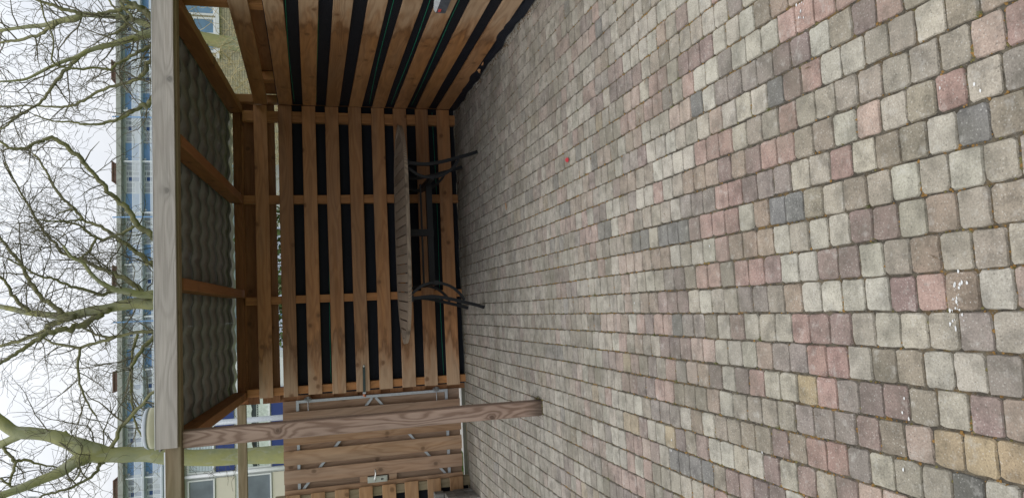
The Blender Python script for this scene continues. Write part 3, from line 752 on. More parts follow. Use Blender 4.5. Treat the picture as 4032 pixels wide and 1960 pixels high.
mb = MB(); mb.box(.25, 1.23, 6.95, 6.98, .50, .515); mb.build('stretcher', M['black_steel'], tb)
mb = MB(); mb.box(.72, .785, 6.93, 7.0, .395, .682); mb.build('centre_strut', M['black_steel'], tb)
mb = MB(); mb.box(.12, 1.37, 6.94, 6.99, .662, .681); mb.build('top_rail', M['black_steel'], tb)

# ================================================================== STACK OF PAVERS, BOX, LEAVES
def loose_paver(x, y, z, col, where):
    mb = MB(); V = paver_verts(0, 0, .098, .098, .098, (0, 0))
    low = [(a, b, .006) for a, b, c in V[16:32]]; lo2 = [(a*.94, b*.94, 0) for a, b, c in V[16:32]]
    mb.add(V+low+lo2, [tuple(range(16))]+[(r*16+i, r*16+16+i, r*16+16+(i+1) % 16, r*16+(i+1) % 16) for r in range(3) for i in range(16)]+[tuple(range(63, 47, -1))], col)
    o = link('loose_paver', mb.mesh('loose_paver', M['paver']), None, Matrix.Translation((x, y, z)) @ Matrix.Rotation(random.uniform(-.06, .06), 4, 'Z'))
    return tag(o, where+' of grey stack beside gate', 'paver', 'grey pavers stacked by the left fence')
for iz in range(4):
    for iy in range(4):
        for ix in range(4):
            if iz == 3 and (iy > 1 or ix == 0 and iy > 0): continue
            if 0 < ix < 3 and 0 < iy < 3 and iz < 3: continue
            R_ = ['rearmost', 'second rearmost', 'second', 'front'][iy]
            c = random.choice([srgb(150,150,148), srgb(165,163,158), srgb(138,138,136)])
            loose_paver(-1.925-ix*.1055+random.uniform(-.006, .006), 7.50-iy*.105+random.uniform(-.006, .006), .003+iz*.1, tuple(v*.9 for v in c), '%s paver, %s row, %s layer' % (['right end', 'second from right', 'third from right', 'left end'][ix], R_, ['bottom', 'second', 'third', 'top'][iz]))
bx = empty('bait_box', (2.16, 4.93, .64), 'small grey plastic box with a red tag fixed on the right fence', 'box')
q = MB(); q.add([(2.168,4.72,.578),(2.168,5.005,.578),(2.168,5.005,.655),(2.168,4.72,.672),(2.135,4.72,.585),(2.140,4.995,.580),(2.140,4.995,.648),(2.135,4.72,.655)],
      [(0,1,5,4),(4,5,6,7),(1,2,6,5),(0,4,7,3)]); q.build('box_front', M['grey_box'], bx)
q = MB(); q.add([(2.168,4.72,.6725),(2.168,5.005,.6555),(2.140,4.995,.6485),(2.135,4.72,.6555),(2.168,4.72,.702),(2.168,5.000,.664)], [(0,1,2,3),(3,2,5,4),(3,4,0),(1,5,2)]); q.build('box_top', M['clear_box'], bx)
q = MB(); q.box(2.1335, 2.1395, 4.92, 4.965, .622, .640); q.build('tag', M['red'], bx)
def leaf(name, x, y, z, r, ang, m, label, curl=.25):
    mb = MB(); n = 9; top, bot = [], []
    for i in range(n):
        t = i/(n-1); w_ = r*.42*math.sin(math.pi*min(1, t*1.02))**.7*(1+.35*math.sin(i*2.4)); xx = (t-.5)*2*r
        top.append((xx, w_, curl*r*(t-.5)**2*2+.10*w_)); bot.append((xx, -w_*.9, curl*r*(t-.5)**2*2+.16*w_))
    mid = [((t-.5)*2*r, 0, curl*r*(t-.5)**2*2) for t in np.linspace(0, 1, n)]
    V = mid+top+bot
    mb.add(V, [(i, i+1, n+i+1, n+i) for i in range(n-1)]+[(i+1, i, 2*n+i, 2*n+i+1) for i in range(n-1)])
    o = link(name, mb.mesh(name, m), None, Matrix.Translation((x, y, z)) @ Matrix.Rotation(ang, 4, 'Z'))
    return tag(o, label, 'leaf')
leaf('fallen_leaf', .893, 4.175, .004, .037, rad(80), M['leaf_red'], 'bright red fallen leaf lying on the paving')
leaf('fallen_leaf', .818, 5.658, .004, .035, rad(20), M['leaf_tan'], 'small tan dry leaf on the paving in front of the table')
leaf('fallen_leaf', 2.135, 6.20, .035, .05, rad(60), M['leaf_tan'], 'dry orange leaf at the foot of the right fence, nearer the back corner', .9)
leaf('fallen_leaf', 2.15, 6.02, .05, .035, rad(110), M['leaf_tan'], 'small dry orange leaf caught in membrane under the right fence', .9)

# ================================================================== STREET LAMP
lp = wp(857, 1662, 10.0)
lm = empty('street_lamp', (lp.x, 10, -.09), 'street lamp with galvanised pole and flat round shade behind the shelter', 'street lamp')
q = MB(); q.tube([(lp.x-.01, 10, -.09), (lp.x, 10, 3.40)], [.040, .033], 14); q.build('pole', M['zinc'], lm, True)
def disc(prs, n=40):
    mb = MB(); vs = []
    for r_, z in prs:
        for j in range(n): a = 2*math.pi*j/n; vs.append((lp.x+r_*math.cos(a), 10+r_*math.sin(a), z))
    mb.add(vs, [(i*n+j, i*n+(j+1) % n, (i+1)*n+(j+1) % n, (i+1)*n+j) for i in range(len(prs)-1) for j in range(n)]+[tuple(range(n-1, -1, -1)), tuple((len(prs)-1)*n+j for j in range(n))])
    return mb
disc([(.255, 3.535), (.262, 3.55), (.235, 3.585), (.12, 3.615), (.02, 3.62)]).build('lamp_canopy', M['lamp_grey'], lm, True)
disc([(.20, 3.40), (.232, 3.44), (.250, 3.50), (.250, 3.5345)]).build('lamp_shade', M['lamp_shell'], lm, True)

# ================================================================== HOUSES
def rect(mb, x0, x1, y, z0, z1, d=.05): mb.box(x0, x1, y-d, y, z0, z1)
HY = 38.0; sc = HY/34.0
hz = lambda z: 1.58+(z-1.58)*sc
hx = lambda x: x*sc
hs = empty('terraced_house', (-10, HY, 0), 'white terraced house with dark blue and cream panels behind the gate', 'house')
q = MB(); q.box(-24, -2.0, HY+.12, HY+8, -.09, hz(6.93)); q.build('wall', M['white'], hs)
q = MB(); q.box(-24.3, -1.7, HY-.25, HY+8.3, hz(6.94), hz(7.1)); q.build('roof', M['concrete'], hs)
zr = [(hz(.9), hz(1.9), 'win'), (hz(2.55), hz(3.36), 'pan'), (hz(3.40), hz(4.66), 'win'), (hz(4.91), hz(5.67), 'pan'), (hz(5.72), hz(6.80), 'win')]
def framed(x0, x1, z0, z1, inner, name, y=HY, curtain=None):
    f = MB(); t = .07
    f.box(x0, x0+t, y-.02, y+.119, z0, z1); f.box(x1-t, x1, y-.02, y+.119, z0, z1); f.box(x0+t, x1-t, y-.019, y+.119, z0, z0+t); f.box(x0+t, x1-t, y-.019, y+.119, z1-t, z1)
    fo = f.build('window', M['white'], hs)
    p = MB(); p.box(x0+t, x1-t, y+.05, y+.06, z0+t, z1-t); p.build('pane', inner, fo)
    if curtain: curtain(fo, x0+t, x1-t, y+.045, z0+t, z1-t)
def lace(fo, x0, x1, y, z0, z1):
    # two curtains hang against the pane: an upper scalloped one and a lower ribbed one
    h = z1-z0; mb = MB(); n = 60; vs = []
    for i in range(n+1):
        x = x0+(x1-x0)*i/n; wv = .012*math.sin(i*1.3); e = z0+h*.60+.05*abs(math.sin(i*.42))
        vs += [(x, y-.01+wv, z1), (x, y-.01+wv, e)]
    mb.add(vs, [(2*i, 2*i+2, 2*i+3, 2*i+1) for i in range(n)]); mb.build('curtain', M['curtain'], fo)
    mb = MB(); vs = []
    for i in range(n+1):
        x = x0+(x1-x0)*i/n; wv = .012*math.sin(i*1.9); vs += [(x, y-.012+wv, z0+h*.38), (x, y-.012+wv, z0)]
    mb.add(vs, [(2*i, 2*i+2, 2*i+3, 2*i+1) for i in range(n)])
    for i in range(44): x = x0+(x1-x0)*(i+.25)/44; mb.box(x, x+.03, y-.016, y-.010, z0+h*.40, z0+h*.43)
    mb.box(x0, x1, y-.016, y-.010, z0+h*.435, z0+h*.45)
    mb.build('curtain', M['curtain'], fo)
def blinds(fo, x0, x1, y, z0, z1):
    mb = MB(); n = 16
    for i in range(n): z = z0+(z1-z0)*(i+.1)/n; mb.add([(x0, y-.03, z), (x1, y-.03, z), (x1, y-.005, z+(z1-z0)/n*.85), (x0, y-.005, z+(z1-z0)/n*.85)], [(0, 1, 2, 3)])
    mb.build('blind', M['blind'], fo)
edges = [hx(-22.2), hx(-17.6), hx(-13.0), hx(-6.68-.12), hx(-2.2)]
bays = [(hx(-6.52), hx(-3.1), 'b'), (hx(-10.6), hx(-6.78), 'c'), (hx(-14.3), hx(-10.9), 'b'), (hx(-18.4), hx(-14.6), 'c')]
for bi, (x0, x1, kd) in enumerate(bays):
    for zi, (z0, z1, t) in enumerate(zr):
        if t == 'pan':
            p = MB(); p.box(x0, x1, HY+.03, HY+.119, z0, z1); p.build('panel', M['blue'] if kd == 'b' else M['cream'], hs)
        else:
            xm = (x0+x1)/2
            if kd == 'b':
                framed(x0, x1, z0, z1, M['dark_room'], 'window', curtain=lace if zi < 4 else blinds)
            else:
                framed(x0, xm-.06, z0, z1, M['glass'], 'window'); framed(xm+.06, x1, z0, z1, M['glass'], 'window')
    p = MB(); xx = x0-.10 if kd == 'b' else x0-.2
    p.tube([(xx, HY-.06, -.09), (xx, HY-.06, hz(6.9))], .085, 10); p.build('downpipe', M['white'], hs, True)
# yellow brick house seen through the right opening
BY = 22.0
yb = empty('brick_house', (11, BY, 0), 'yellow brick house with white framed window strip beyond the right fence', 'house')
q = MB(); q.box(5.9, 17, BY, BY+7, -.09, 5.5); q.build('wall', M['ybrick'], yb)
q = MB(); q.box(5.6, 17.3, BY-.3, BY+7.3, 5.505, 5.66); q.build('roof', M['concrete'], yb)
xw = [7.75, 8.28, 8.86, 9.28, 9.95, 10.9]
for i in range(len(xw)-1):
    for z0, z1 in ((4.05, 5.35), (1.0, 2.3)):
        f = MB(); x0, x1 = xw[i]+.03, xw[i+1]-.03; t = .06
        f.box(x0, x0+t, BY-.04, BY-.001, z0, z1); f.box(x1-t, x1, BY-.04, BY-.001, z0, z1); f.box(x0+t, x1-t, BY-.039, BY-.001, z0, z0+t); f.box(x0+t, x1-t, BY-.039, BY-.001, z1-t, z1)
        if i in (1, 3): f.box(x0+t, x1-t, BY-.038, BY-.001, z0+(z1-z0)*.45, z0+(z1-z0)*.45+.05)
        fo = f.build('window', M['white'], yb)
        p = MB(); p.box(x0+t, x1-t, BY-.02, BY-.002, z0+t, z1-t); p.build('pane', mat_plain('blue_glass', (.16, .30, .46), .15, .5, var=.35, scale=1.1) if i == 0 and z0 > 4 else bpy.data.materials['blue_glass'], fo)
q = MB(); q.box(7.6, 11.0, BY-.08, BY-.001, 3.94, 4.04); q.build('sill', M['white'], yb)
# seen through the slits of the back fence
gz = empty('garage', (5.4, 30, 0), 'plain white garage wall glimpsed through the slit of the back fence', 'garage')
q = MB(); q.box(4.3, 6.38, 30, 36, -.09, 3.2); q.build('wall', M['white'], gz); q = MB(); q.box(4.2, 6.45, 29.8, 36.2, 3.2, 3.34); q.build('roof', M['concrete'], gz)
rb = empty('brick_shed', (7.8, 30.5, 0), 'red brick building with grey window glimpsed through the back fence', 'building')
q = MB(); q.box(6.5, 10.5, 30.5, 36, -.09, 4.2); q.build('wall', M['rbrick'], rb); q = MB(); q.box(6.46, 10.6, 30.3, 36.1, 4.2, 4.34); q.build('roof', M['concrete'], rb)
f = MB(); f.box(7.1, 8.0, 30.44, 30.499, 1.6, 2.9); fo = f.build('window', M['white'], rb); f = MB(); f.box(7.16, 7.94, 30.43, 30.4395, 1.66, 2.84); f.build('pane', M['glass_far'], fo)
# hedge behind the back fence
hg = empty('hedge', (.7, 13, -.09), 'dark green leafy hedge behind the back fence', 'hedge')
hb = MB()
for _ in range(5200):
    x, y, z = random.uniform(-.5, 1.85), random.uniform(12.3, 13.5), random.uniform(-.05, 2.75)
    z *= 1-.10*math.sin(x*5)**2
    a = Vector((random.gauss(0, 1), random.gauss(0, 1), random.gauss(0, 1))).normalized(); b = a.cross(Vector((random.gauss(0, 1), random.gauss(0, 1), random.gauss(0, 1)))).normalized(); r = random.uniform(.03, .075)
    p = Vector((x, y, z)); hb.add([p-a*r, p+b*r*.5, p+a*r, p-b*r*.5], [(0, 1, 2, 3)])
tag(hb.build('foliage', M['hedge'], hg), kind='stuff')
hb = MB()
for i in range(14): x = -.45+i*.17; hb.tube([(x, 12.9, -.09), (x+random.uniform(-.1, .1), 12.9, 2.2)], [.03, .012], 6)
hb.build('stems', M['twig'], hg)

# ================================================================== GALLERY FLATS
AY = 130.0
ap = empty('apartment_building', (8, AY, 0), 'long gallery apartment block with blue panels and white railings behind trees', 'apartment building')
k13 = AY/100.0
az = lambda z: 1.58+(z-1.58)*k13
ZR = az(24.79); ST = 2.75; NB = 15; PB = 6.62*k13
XC0 = 5.6*k13
xL, xR = XC0-6*PB, XC0+8*PB
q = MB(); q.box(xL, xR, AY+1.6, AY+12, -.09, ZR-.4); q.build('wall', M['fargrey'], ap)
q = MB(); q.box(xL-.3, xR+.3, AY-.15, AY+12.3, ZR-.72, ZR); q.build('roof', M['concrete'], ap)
levels = [ZR-.72-ST*(i+1)+.0 for i in range(10)]
blue, rail, win, doors, strips, lampb = [], [], [], [], [], []
slab_z = []
for i, z in enumerate(levels):
    s_ = MB(); s_.box(xL, xR, AY-.05, AY+1.59, z-.28, z); s_.build('gallery_slab', M['fargrey'], ap)
frame_me, rail_me = {}, None
# meshes shared by all bays
rm = MB()
for i in range(int(PB/.13)): rm.box(.05+i*.13, .05+i*.13+.065, -.02, .02, .06, 1.08)
rm.box(0, PB-.02, -.03, .03, 1.08, 1.15); rm.box(0, PB-.02, -.025, .025, .0, .06)
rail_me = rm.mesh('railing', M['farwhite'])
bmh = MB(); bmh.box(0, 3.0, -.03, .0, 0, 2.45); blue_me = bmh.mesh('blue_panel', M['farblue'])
wm = MB()
for (x0, x1, z0, z1) in ((0, 1.75, .95, 2.42), (3.75, 5.3, .95, 2.42)):
    for a, b, c, d in ((x0, x0+.1, z0, z1), (x1-.1, x1, z0, z1), (x0+.1, x1-.1, z0, z0+.1), (x0+.1, x1-.1, z1-.1, z1), (x0+.85, x0+.93, z0+.1, z1-.1)): wm.box(a, b, -.06, -.001, c, d)
for (x0, x1) in ((1.9, 2.75), (2.9, 3.65)):
    for a, b, c, d in ((x0, x0+.09, 0, 2.42), (x1-.09, x1, 0, 2.42), (x0+.09, x1-.09, 2.33, 2.42), (x0+.09, x1-.09, 2.0, 2.08)): wm.box(a, b, -.06, -.001, c, d)
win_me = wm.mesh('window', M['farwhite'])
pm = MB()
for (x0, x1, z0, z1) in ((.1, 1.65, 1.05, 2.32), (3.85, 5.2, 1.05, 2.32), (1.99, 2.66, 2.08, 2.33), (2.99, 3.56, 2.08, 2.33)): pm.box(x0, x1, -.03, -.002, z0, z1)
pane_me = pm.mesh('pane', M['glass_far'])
dm = MB(); dm.box(1.99, 2.66, -.035, -.002, .02, 2.0); door_me = dm.mesh('door', mat_plain('far_door_blue', (.06, .12, .30), .6))
dm = MB(); dm.box(2.99, 3.56, -.035, -.002, .02, 2.0); door2_me = dm.mesh('door', mat_plain('far_door_grey', (.34, .37, .40), .6))
dv = MB(); dv.box(-.10, .10, -1.35, 0, 0, 2.46); div_me = dv.mesh('gallery_screen', M['farwhite'])
lb = MB(); lb.tube([(0, -.45, 2.1), (0, -.05, 2.32)], [.16, .12], 8); lamp_me = lb.mesh('gallery_lamp', M['farwhite'])
for li, z in enumerate(levels[:4]):
    for b in range(14):
        xb = xL+b*PB
        T = lambda dx=0, dy=0: Matrix.Translation((xb+dx, dy, z))
        link('railing', rail_me, ap, T(0, AY+.03))
        xo = PB*.5-1.5
        link('blue_panel', blue_me, ap, T(xo, AY+1.596))
        wo = link('window', win_me, ap, T(xo+3.15, AY+1.597)) if b < 13 else None
        if wo:
            link('pane', pane_me, wo, T(xo+3.15, AY+1.597)); link('door', door_me, wo, T(xo+3.15, AY+1.597)); link('door', door2_me, wo, T(xo+3.15, AY+1.597))
        if li < 2: link('gallery_lamp', lamp_me, ap, T(xo+.2, AY+1.55)); link('gallery_screen', div_me, ap, T(xo-.35, AY+1.59))
for i in range(8):
    x = 18.5*k13-12.9*k13*3+i*6.62*2*k13
    q = MB(); q.box(x-1.2*k13, x+1.0*k13, AY+.5, AY+3.5, ZR+.004, ZR+.62); q.box(x-1.4*k13, x+1.2*k13, AY+.3, AY+3.7, ZR+.625, ZR+.82); q.build('chimney_block', M['farbrick'], ap)
for x in (13.5*k13, 26.4*k13, 0.3*k13):
    q = MB(); q.tube([(x, AY-.12, -.09), (x, AY-.12, ZR+.6)], .11, 8); q.build('downpipe', M['farblue'], ap)

# ================================================================== TREES
K5 = .5272
def conv(pts, oy): return [(a*K5, oy+b*K5, wd*K5) for a, b, wd in pts]
def fill(pts):      # polyline, width given sparsely
    return pts
def L1(s_, oy):
    pts = []; last = 20
    for tok in s_.split():
        v = [float(q) for q in tok.split(',')]
        if len(v) == 3: last = v[2]
        pts.append((v[0]*K5, oy+v[1]*K5, last*K5))
    return pts
class Tree:
    dens = 1.0; zmax = 99
    def __init__(s, Y): s.Y = Y; s.limbs = []; s.trunk = MB(); s.limb = MB(); s.tw = []; s.R = random.Random(int(Y*100))
    def traced(s, pts, slope=None, base=0.0, trunk=False, wig=.02, spawn=1.0):
        """limb through photo points; it also runs in depth"""
        slope = s.R.uniform(-.45, .45) if slope is None else slope
        # smooth
        P3 = []; Wd = []; acc = 0; prev = None
        for (x, y, wd) in pts:
            if prev is not None: acc += math.hypot(x-prev[0], y-prev[1])
            prev = (x, y)
            Yd = s.Y + base + slope*acc*s.Y/FPX
            p = wp(x, y, Yd); zc = (p-Vector((0, 0, CAMH))).dot(CF)
            P3.append(p); Wd.append(max(.004, 1.12*wd/2*zc/FPX))
        Q, Rr = [], []
        n = len(P3); ext = [P3[0]*2-P3[1]]+P3+[P3[-1]*2-P3[-2]]
        for i in range(1, n):
            for t in (0, .25, .5, .75):
                a, b, c, d = ext[i-1], ext[i], ext[i+1], ext[i+2]
                Q.append(.5*((2*b)+(c-a)*t+(2*a-5*b+4*c-d)*t*t+(3*b-a-3*c+d)*t**3)); Rr.append(Wd[i-1]*(1-t)+Wd[i]*t)
        Q.append(P3[-1]); Rr.append(Wd[-1])
        for i in range(1, len(Q)-1):
            j = 0.0 if trunk else min(.03, Rr[i]*.35); Q[i] = Q[i]+Vector((s.R.gauss(0, j), s.R.gauss(0, j), s.R.gauss(0, j))); Rr[i] *= (1+.05*math.sin(i*.9)) if trunk else s.R.uniform(.97, 1.05)
        (s.trunk if trunk else s.limb).tube(Q, Rr, 12 if trunk else 7)
        if spawn:
            s.spawn(Q, Rr, spawn)
        return Q, Rr
    def spawn(s, Q, Rr, dens):
        R = s.R
        for i in range(1, len(Q)):
            seg = (Q[i]-Q[i-1]).length; t = (Q[i]-Q[i-1]).normalized()
            nb = dens*s.dens*seg*5.9; nb = int(nb)+(R.random() < nb-int(nb))
            for _ in range(nb):
                p = Q[i-1].lerp(Q[i], R.random()); r = Rr[i]
                rv = Vector((R.gauss(0, 1), R.gauss(0, .8), R.gauss(.15, 1))).normalized()
                d = (t*R.uniform(.15, .8)+(rv-t*rv.dot(t)).normalized()*R.uniform(.5, 1)).normalized()
                lv = R.random()
                s.branch(p, d, R.uniform(.8, 2.6) if lv < .5 else R.uniform(.3, 1.0), min(r*.6, R.uniform(.010, .022)), 0)
        d = (Q[-1]-Q[-2]).normalized()
        s.branch(Q[-1], d, R.uniform(.8, 2), Rr[-1]*.8, 0)
    def branch(s, p, d, L, r, lv):
        R = s.R; step = .17 if lv == 0 else (.12 if lv == 1 else .085); n = max(2, int(L/step)); pts = [p]; rs = [r]
        up = R.uniform(-.10, .16)
        for i in range(n):
            j = .38 if lv == 0 else .58
            d = (d+Vector((R.gauss(0, j), R.gauss(0, j), R.gauss(up, j)))*.55).normalized()
            p = p+d*step
            if p.z > s.zmax: break
            pts.append(p); rs.append(max(.0036, r*(1-.75*(i+1)/n)))
            if lv < 2 and R.random() < (.62 if lv == 0 else .42):
                rv = Vector((R.gauss(0, 1), R.gauss(0, 1), R.gauss(.1, 1))); rv = (rv-d*rv.dot(d)).normalized()
                s.branch(p, (d*.55+rv*R.uniform(.5, 1)).normalized(), L*R.uniform(.25, .55) if lv == 0 else L*R.uniform(.25, .6), max(.0042, rs[-1]*.65), lv+1)
        if len(pts) > 1: s.tw.append((pts, rs))
    def finish(s, label, base, foot=None):
        o = empty('plane_tree', base, label, 'tree', 'bare trees behind the shelter')
        s.trunk.build('trunk', M['bark'], o, True); s.limb.build('limbs', M['bark2'], o, True)
        V, F = [], []
        nv = 0
        for pts, rs in s.tw:
            n = len(pts); P = np.array([tuple(q) for q in pts]); r = np.array(rs)
            t = np.gradient(P, axis=0); t /= np.linalg.norm(t, axis=1)[:, None]+1e-9
            a = np.cross(t, np.array([.31, .52, .8])); a /= np.linalg.norm(a, axis=1)[:, None]+1e-9; b = np.cross(t, a)
            for k_ in range(3):
                an = 2*math.pi*k_/3; V.append(P+(a*math.cos(an)+b*math.sin(an))*r[:, None])
            idx = nv+np.arange(n-1)
            for k_ in range(3):
                k2 = (k_+1) % 3
                F.append(np.stack([idx+k_*n, idx+1+k_*n, idx+1+k2*n, idx+k2*n], 1))
            nv += 3*n
        if V:
            V = np.concatenate(V).astype(np.float32); F = np.concatenate(F).astype(np.int32)
            me = bpy.data.meshes.new('twigs'); me.vertices.add(len(V)); me.vertices.foreach_set('co', V.ravel())
            me.loops.add(F.size); me.loops.foreach_set('vertex_index', F.ravel()); me.polygons.add(len(F))
            me.polygons.foreach_set('loop_start', np.arange(0, F.size, 4, dtype=np.int32)); me.polygons.foreach_set('loop_total', np.full(len(F), 4, dtype=np.int32))
            me.materials.append(M['twig']); me.update(calc_edges=True); me.polygons.foreach_set('use_smooth', [True]*len(F))
            tag(link('twigs', me, o), kind='stuff')
        return o
# left tree
T = Tree(17.0)
tr = [(1500, 1775, 100), (1290, 1783, 84)]+[(640+.3194*a, 1560+.3194*b, wd*.3194) for a, b, wd in ((1480, 712, 190), (1050, 732, 182), (650, 748, 180), (250, 752, 185))]+L1('1160,925,112 1000,925,98 850,928,102 740,918,122 660,895,132 590,868,116 500,828,96 400,790,86 250,768,80 120,758,80 30,700,75 -40,640,70', 1300)
g0 = wp(1500, 1775, 17.0)
T.trunk.tube([(g0.x-.02, 17, -.12), (g0.x-.01, 17, .15), tuple(g0)], [.46, .36, .33], 12)
T.traced(tr, 0.0, trunk=True, spawn=.05)
T.traced(L1('760,915,80 680,935,92 610,958,92 550,985,84 450,1055,68 300,1118,60 150,1180,55 0,1235,50 -60,1260,48', 1300), -.2, trunk=True, spawn=.7)
T.traced(L1('160,775,55 90,810,52 30,840,50 -30,865,48', 1300), .2, trunk=True)
T.traced(L1('560,850,50 500,790,44 478,752,26', 1300), 0, trunk=True, spawn=0)
T.traced(L1('780,980,30 745,995,26 720,1060,22 620,1130,18 480,1190,16 360,1220,14 280,1255,12', 1300), -.3)
T.traced(L1('815,880,28 840,860,26 900,730,26 1000,610,24 1080,530,22 1150,465,22 1230,420,18', 1300), -.25, spawn=1.2)
T.traced(L1('20,870,22 70,920,20 120,980,24 200,965,18 280,1000,14 420,1020,10', 1300), .2)
T.traced(L1('120,980,20 90,1070,18 70,1150,14 120,1200,8', 1300), .3)
T.traced(L1('0,1100,16 80,1160,14 160,1180,14', 1300), .1)
T.traced(L1('560,990,16 600,1040,14 560,1120,10 500,1110,8', 1300), .3)
T.finish('massive bare tree with pale mossy forked trunk behind the gate', (g0.x, 17, -.09))
# middle tree
T = Tree(20.0)
b0 = wp(1030, 1120, 20.0)
T.trunk.tube([(b0.x-.05, 20, -.12), (b0.x-.03, 20, .5), tuple(b0), tuple(wp(800, 1160, 20.0)), tuple(wp(680, 1180, 20.0)), tuple(wp(606, 1192, 20.0))], [.42, .30, .24, .24, .25, .17], 12)
T.traced([(680, 1180, 46), (640, 1190, 42)]+L1('1148,1040,72 1050,1030,80 940,1040,70 800,1070,62 650,1095,60 520,1125,58 430,1125,50 300,1110,40 200,1100,38 100,1075,35 0,1055,32 -60,1045,30', 650), .1, trunk=True, spawn=.6)
T.traced([(680, 1180, 40), (640, 1168, 36)]+L1('1148,965,60 1060,968,50 940,940,45 860,930,40 760,880,28 680,810,25 620,730,20 540,690,18 470,600,16', 650), -.25, trunk=True)
T.traced(L1('1100,1005,40 1040,930,36 980,880,35 900,840,30 820,800,28 700,750,25 600,700,25 520,680,22 460,650,20 400,570,18 330,500,16 280,420,16 170,230,14 100,100,10 40,-20,10', 650), .3)
T.traced(L1('870,940,26 740,960,22 620,930,20 500,890,18 400,850,16 300,830,14 180,760,12 60,700,10', 650), -.35)
T.traced(L1('460,1105,34 380,1030,30 300,980,28 240,900,28 190,800,25 130,700,22 60,620,20 0,540,18 -50,480,16', 650), .2)
T.traced(L1('820,1075,40 730,1130,38 620,1180,40 520,1215,40 400,1235,36 320,1275,34 200,1350,28 80,1430,24 0,1480,20 -60,1520,18', 650), -.2)
T.traced(L1('560,1130,40 470,1155,42 390,1180,36 330,1230,30 200,1290,26 60,1330,22 0,1350,20', 650), .35)
T.traced(L1('220,1095,28 120,1010,25 60,900,20 0,830,16', 650), -.3)
for s_, o_ in (('1180,575,40 1140,525,40 1060,480,40 1000,420,38 950,340,35 870,260,32 780,160,30 700,70,26 640,0,28 600,-50,30 500,-135,30 400,-200,28 330,-190,25 250,-155,22 180,-125,20 100,-120,18 40,-150,16 0,-180,15', 650),
               ('1180,785,36 1140,745,35 1060,680,32 980,620,28 880,550,25 800,490,22 700,440,20 620,410,18 560,330,20 480,260,18 400,160,18 360,80,15 320,0,14 250,-80,12', 650),
               ('1000,455,22 930,500,20 860,525,18 750,555,18 640,490,16 590,450,14 470,420,12', 650), ('620,410,14 500,420,12 380,420,12 290,405,10', 650),
               ('560,330,14 500,340,12 440,360,10', 650),
               ('880,555,16 940,590,14 1010,640,12', 650), ('720,545,16 660,650,18 600,690,18', 650),
               ('1200,20,28 1150,10,26 1030,10,22 850,50,20 740,40,16 660,0,14 560,-60,12', 1300), ('1200,0,32 1150,40,30 1080,130,26 1000,240,24 975,350,18 980,500,16 1000,640,14 1040,760,12 1100,830,10', 1300),
               ('1030,30,20 1000,120,18 985,220,16', 1300), ('860,50,20 740,90,20 600,130,20 480,110,18 400,100,16 330,60,14', 1300), ('600,125,18 580,250,18 600,400,15 660,550,12 720,640,10', 1300)):
    T.traced(L1(s_, o_), spawn=1.0)
for (a, b) in (((606, 1185), (690, 1120)), ((606, 1040), (700, 1150)), ((610, 960), (720, 1150)), ((612, 1310), (720, 1180)), ((612, 1322), (710, 1175))):
    T.traced([(b[0], b[1], 20), ((a[0]+b[0])/2, (a[1]*.6+b[1]*.4), 18), (a[0], a[1], 17)], 0, spawn=0)
T.finish('bare mossy tree with dense spreading limbs rising behind the middle of the shelter roof', (b0.x, 20, -.09))
# right tree
T = Tree(16.0); T.dens = .72
r0 = wp(935, 175, 16.0)
T.trunk.tube([(r0.x+.25, 16, -.12), (r0.x+.12, 16, .8), tuple(r0), tuple(wp(860, 164, 16.0)), tuple(wp(790, 150, 16.0)), tuple(wp(700, 135, 16.0)), tuple(wp(640, 128, 16.0))], [.25, .19, .155, .14, .135, .13, .11], 12)
T.traced([(690, 130, 34), (640, 112, 28)]+L1('1110,190,46 1000,150,40 850,125,36 700,115,35 620,108,34 560,140,48 490,150,40 430,165,35 330,190,30 220,200,26 100,215,22 0,230,20 -60,235,18', 0), .2, trunk=True, spawn=.8)
T.traced([(690, 128, 30), (640, 95, 28)]+L1('1110,110,50 1060,70,42 1000,35,32 930,5,26 850,-30,22', 0), -.3)
T.traced(L1('1060,75,30 1000,50,30 930,60,28 880,80,26 780,100,24 700,110,20', 0), .1)
T.traced(L1('610,108,28 500,80,25 400,45,22 300,10,20 240,-20,18', 0), -.2)
T.traced(L1('430,168,28 370,210,25 300,255,22 180,295,20 80,310,18 0,320,15', 0), .4)
T.traced([(690, 132, 32), (640, 128, 30)]+L1('1110,255,55 1000,285,46 900,315,40 830,335,38 740,355,35 650,385,30 580,425,28 500,450,25 400,490,22 300,540,20 200,590,18 100,605,15 0,610,14', 0), -.15, trunk=True, spawn=.9)
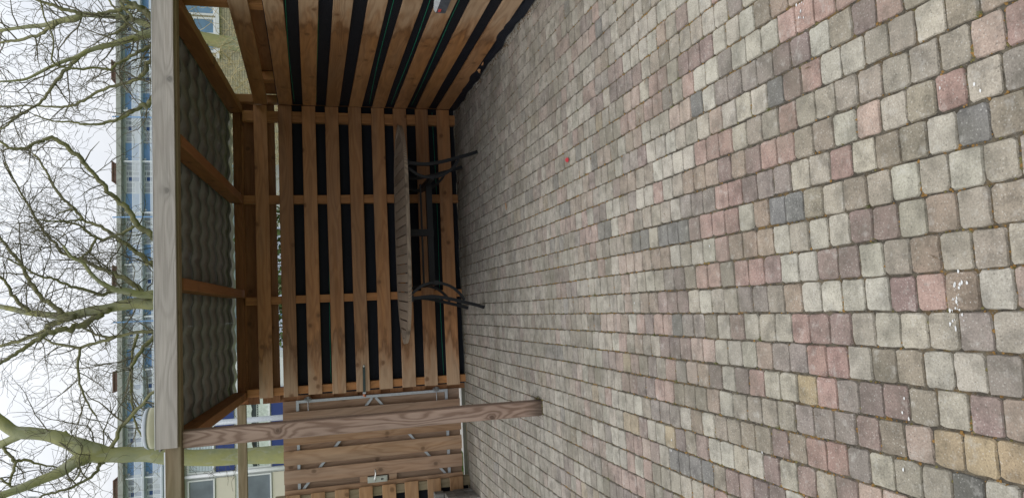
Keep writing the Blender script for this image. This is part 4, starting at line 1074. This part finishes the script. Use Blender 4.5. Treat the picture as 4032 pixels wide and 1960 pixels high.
T.traced(L1('590,428,26 480,530,24 410,620,22 350,700,20 300,770,18 200,830,15 110,880,14 40,950,12 0,965,12', 0), .3)
T.traced([(700, 140, 22), (640, 165, 16)]+L1('1115,350,25 1050,385,22 950,435,20 870,480,18 820,515,18 700,505,15 600,515,15 500,505,14 420,490,12 390,440,12 400,330,11 380,230,11 330,130,10 300,0,10', 0), -.35)
T.traced([(710, 145, 22), (650, 200, 18)]+L1('1115,450,30 1080,540,28 1020,595,24 900,630,20 800,660,20 700,700,18 600,765,18 480,800,16 380,800,14 200,790,12 0,800,12', 0), .25)
T.traced([(730, 150, 24), (680, 260, 20)]+L1('1120,775,35 1060,790,30 980,840,25 900,880,22 800,915,20 700,930,16 600,925,14 520,910,12 400,905,10 260,860,10', 0), -.2)
T.traced(L1('940,180,24 880,240,18 800,270,12', 0), .2); T.traced(L1('1000,150,22 960,90,20 900,20,16', 0), .2); T.traced(L1('1100,260,24 1010,230,20 940,160,18 850,60,14 800,-20,12', 0), .1)
T.finish('bare multi-limbed tree with slim leaning trunk seen above and below the right roof end', (r0.x+.25, 16, -.09))
# twiggy shrubs in the right opening
def shrub(x, y, h, n_, label):
    T = Tree(y); T.zmax = 3.55; T.R = random.Random(int(x*77))
    for _ in range(n_):
        d = Vector((T.R.gauss(0, .5), T.R.gauss(0, .4), 1)).normalized()
        T.branch(Vector((x+T.R.gauss(0, .25), y+T.R.gauss(0, .2), -.05)), d, h*T.R.uniform(.6, 1.0), .011, 0)
    o = empty('twiggy_shrub', (x, y, -.09), label, 'shrub', 'shrubs beyond the right fence')
    V = MB()
    for pts, rs in T.tw: V.tube(pts, [max(.004, q) for q in rs], 3, False)
    tag(V.build('stems', M['shrub'], o), kind='stuff')
shrub(4.15, 12.5, 4.4, 15, 'twiggy bare straw coloured shrub nearest the back corner of the right opening')
shrub(4.85, 12.8, 4.4, 10, 'twiggy bare straw coloured shrub in the middle of the right opening')
shrub(5.6, 13.0, 4.4, 9, 'twiggy bare straw coloured shrub below the window strip of the brick house')
